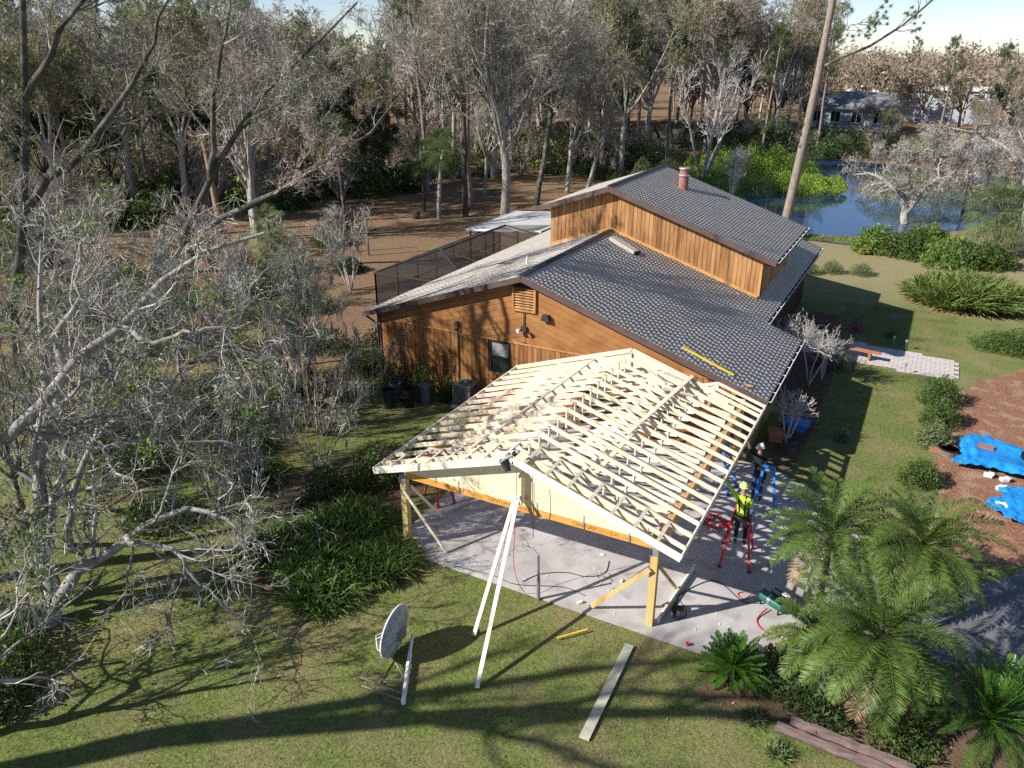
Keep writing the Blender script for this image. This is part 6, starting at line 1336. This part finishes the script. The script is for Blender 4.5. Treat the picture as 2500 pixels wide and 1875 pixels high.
def uvd(x,y):
    d=np.array([x,y])-CAMP[:2]; k=d@fwn; return 1250+1915*(d@rtn)/(k*math.cos(PIT)+13.9*math.sin(PIT)),k
PA=[(-23,36),(-38,36),(-38,62),(-30,68),(-22,60)]
def ok(x,y,md):
    if inpoly(np.array([x]),np.array([y]),POND)[0]: return False
    if -24<x<12 and y<62: return False
    if x>-14 and y<98: return False
    for a,b,m in placed:
        if (a-x)**2+(b-y)**2<(.5*(md+m))**2: return False
    return True
def tryp(k,x,y,md,s,sz=1):
    if not ok(x,y,md): return False
    placed.append((x,y,md)); plant(k,x,y,rg.uniform(0,6.28),s,sz); return True
cl=lambda x,y: inpoly(np.array([x]),np.array([y]),[(-20,20),(-44,10),(-52,30),(-43,47),(-40,64),(-30,72),(-22,66)])[0]
cnt=0
for it in range(9000):
    u=rg.uniform(-150,2650); dist=46+ (rg.random()**.8)*115
    a=YAW+math.atan((u-1250)/1915*math.cos(PIT)); x=CAMP[0]+math.sin(a)*dist; y=CAMP[1]+math.cos(a)*dist
    if u>1560 and dist<(118 if u<1980 else 126): continue
    if cl(x,y): continue
    if 1990<u<2190 and dist<150: continue
    if 2210<u<2420 and dist<174: continue
    if u<900 and dist<74: continue
    p=rg.random(); bb=rg.uniform(.85,1.12)
    if 1980<u<2470 and dist<190: bb*=.42 if dist<175 else .8
    elif u>1980: bb*=.92
    elif u>960: bb*=1.34 if dist>80 else 1.12
    elif 770<u<960: bb*=.80
    elif u<760: bb*=1.12
    if u<800: k='brown' if p<.42 else 'bare' if p<.62 else 'olive' if p<.80 else 'ever' if p<.93 else 'pine'
    elif u<1600: k='olive' if p<.42 else 'bare' if p<.58 else 'brown' if p<.68 else 'ever' if p<.90 else 'pine'
    else: k='brown' if p<.3 else 'bare' if p<.55 else 'olive' if p<.68 else 'ever' if p<.85 else 'pine'
    if k=='pine' and 1980<u<2470 and dist<175: continue
    k+=str(int(rg.integers(0,3 if k=='bare' else 2)))
    md=5.2 if dist<90 else 7.5
    if tryp(k,x,y,md,bb): cnt+=1
    if cnt>=235: break
print('wood trees',cnt)
for k,u,dist,s in (('pine0',2030,122,.85),('pine1',1890,112,.85),('pine0',2335,132,.80),('ever0',2200,180,.9),('pine1',1650,100,1.1),('pine0',1480,96,1.15),('pine1',1350,110,1.2),('pine0',1570,120,1.2),('pine1',1780,118,1.0),('pine1',1770,135,.95),('pine0',1900,150,.9),('pine1',2480,150,.75),('pine0',2240,215,.85),('pine1',1030,85,1.15),('pine0',1120,100,1.1)):
    a=YAW+math.atan((u-1250)/1915*math.cos(PIT)); plant(k,CAMP[0]+math.sin(a)*dist,CAMP[1]+math.cos(a)*dist,rg.uniform(0,6),s)
# undergrowth
placed2=[]
cnt=0
for it in range(6000):
    u=rg.uniform(-100,2600); dist=40+(rg.random()**.9)*90
    a=YAW+math.atan((u-1250)/1915*math.cos(PIT)); x=CAMP[0]+math.sin(a)*dist; y=CAMP[1]+math.cos(a)*dist
    if cl(x,y) or (u>1560 and dist<116) or (-23<x<12 and y<60): continue
    if inpoly(np.array([x]),np.array([y]),POND)[0]: continue
    if dist<64 and u<900 and rg.random()<.75: continue
    if any((a_-x)**2+(b_-y)**2<9.5 for a_,b_ in placed2): continue
    placed2.append((x,y)); k=['under0','under1','underb','underb'][int(rg.integers(0,4))]; s=rg.uniform(.6,1.35); plant(k,x,y,rg.uniform(0,6.28),s); cnt+=1
    if cnt>=230: break
print('under',cnt)
for k,p in list(protos.items()):
    if k not in used:
        for c in list(p.children): bpy.data.objects.remove(c)
        bpy.data.objects.remove(p)
# far wood as one mass behind everything
def far_wood():
    T=Tree(500); r=T.r; n=520; u=r.uniform(-300,2800,n); dist=165+260*r.random(n)**1.2; a=YAW+np.arctan((u-1250)/1915*math.cos(PIT)); x=CAMP[0]+np.sin(a)*dist; y=CAMP[1]+np.cos(a)*dist
    H=r.uniform(11,16.5,n)*np.where((u>700)&(u<960),.88,1)
    P=np.stack([x,y,np.zeros(n)],-1); tp,tr=T.grow(P,np.tile([0,0,1.],(n,1)),H*.4,.3,4,.05,.02,.7); T.tubes('w',tp,tr,4)
    Pk,D,Rr,t=T.kids(tp,tr,8,.5,1,.3,.9,.6); q,qr=T.grow(Pk,D,np.repeat(H,8)*.5,Rr,5,.12,.1); T.tubes('w',q,qr,3)
    Pk,D,Rr,t=T.kids(q,qr,9,.2,1,.4,1.0,.6); q2,qr2=T.grow(Pk,D,2.8,np.maximum(Rr,.05),4,.15,.06); T.tubes('w',q2,qr2,2)
    L=T.along(q2,5,.35); T.leaves('l',L,.9,.35)
    v,q_,_=T.g['w']; o=place('distant_wood',npmesh('distant_wood',np.concatenate(v),np.concatenate(q_),mats=M['twigbr']),None); tag(o,'hazy mass of distant bare treetops along the skyline','wood',kind='stuff')
    v,q_,_=T.g['l']; o=place('distant_foliage',npmesh('distant_foliage',np.concatenate(v),np.concatenate(q_),mats=M['leafrd']),None); tag(o,'soft brownish budding foliage of the distant wood','wood',kind='stuff')
far_wood()
# ---------------- lawn blades and fallen leaves
def grass():
    r=np.random.default_rng(9); n=260000
    x=r.uniform(-18,12,n); y=r.uniform(-13,9.6,n)
    k=~((x>-6.0)&(x<8.2)&(y>-.4)&(y<10.3))&~((x>8.4)&(y>6.5))&~((x>7.6)&(y>-.6)); x=x[k];y=y[k]
    n2=60000; x2=r.uniform(3.4,9.2,n2); y2=r.uniform(9.5,33,n2); k=~((y2>22.2)&(y2<25.9))&~((x2>8.4)&(y2<23)); x=np.r_[x,x2[k]];y=np.r_[y,y2[k]]
    n=len(x); P=np.stack([x,y,np.zeros(n)],-1); d=U(r.normal(0,.55,(n,3))+np.array([0,0,1.])); s=U(np.cross(d,r.normal(0,1,(n,3)))); L=r.uniform(.03,.09,(n,1)); 
    v=np.stack([P-s*.006,P+s*.006,P+d*L],1); me=npmesh('lawn_grass',v.reshape(-1,3),None,np.arange(n*3).reshape(-1,3),mats=M['grassb']); tag(place('lawn_grass',me,None),'short lawn grass around the slab','grass',kind='stuff')
    T=Tree(10); n=9000; P=np.stack([T.r.uniform(-30,10,n),T.r.uniform(-13,40,n),np.full(n,.03)],-1); k=~((P[:,0]>-14)&(P[:,1]>-.4)); P=P[k]
    T.leaves('l',P,.075,.6,.0); v,q_,_=T.g['l']; tag(place('fallen_leaves',npmesh('fallen_leaves',np.concatenate(v)*[1,1,.5],np.concatenate(q_),mats=M['litter']),None),'fallen brown leaves scattered on the lawn','leaves',kind='stuff')
grass()
print('objects',len(bpy.data.objects),'tris~',sum(len(m.loops)-2*len(m.polygons) for m in bpy.data.meshes))
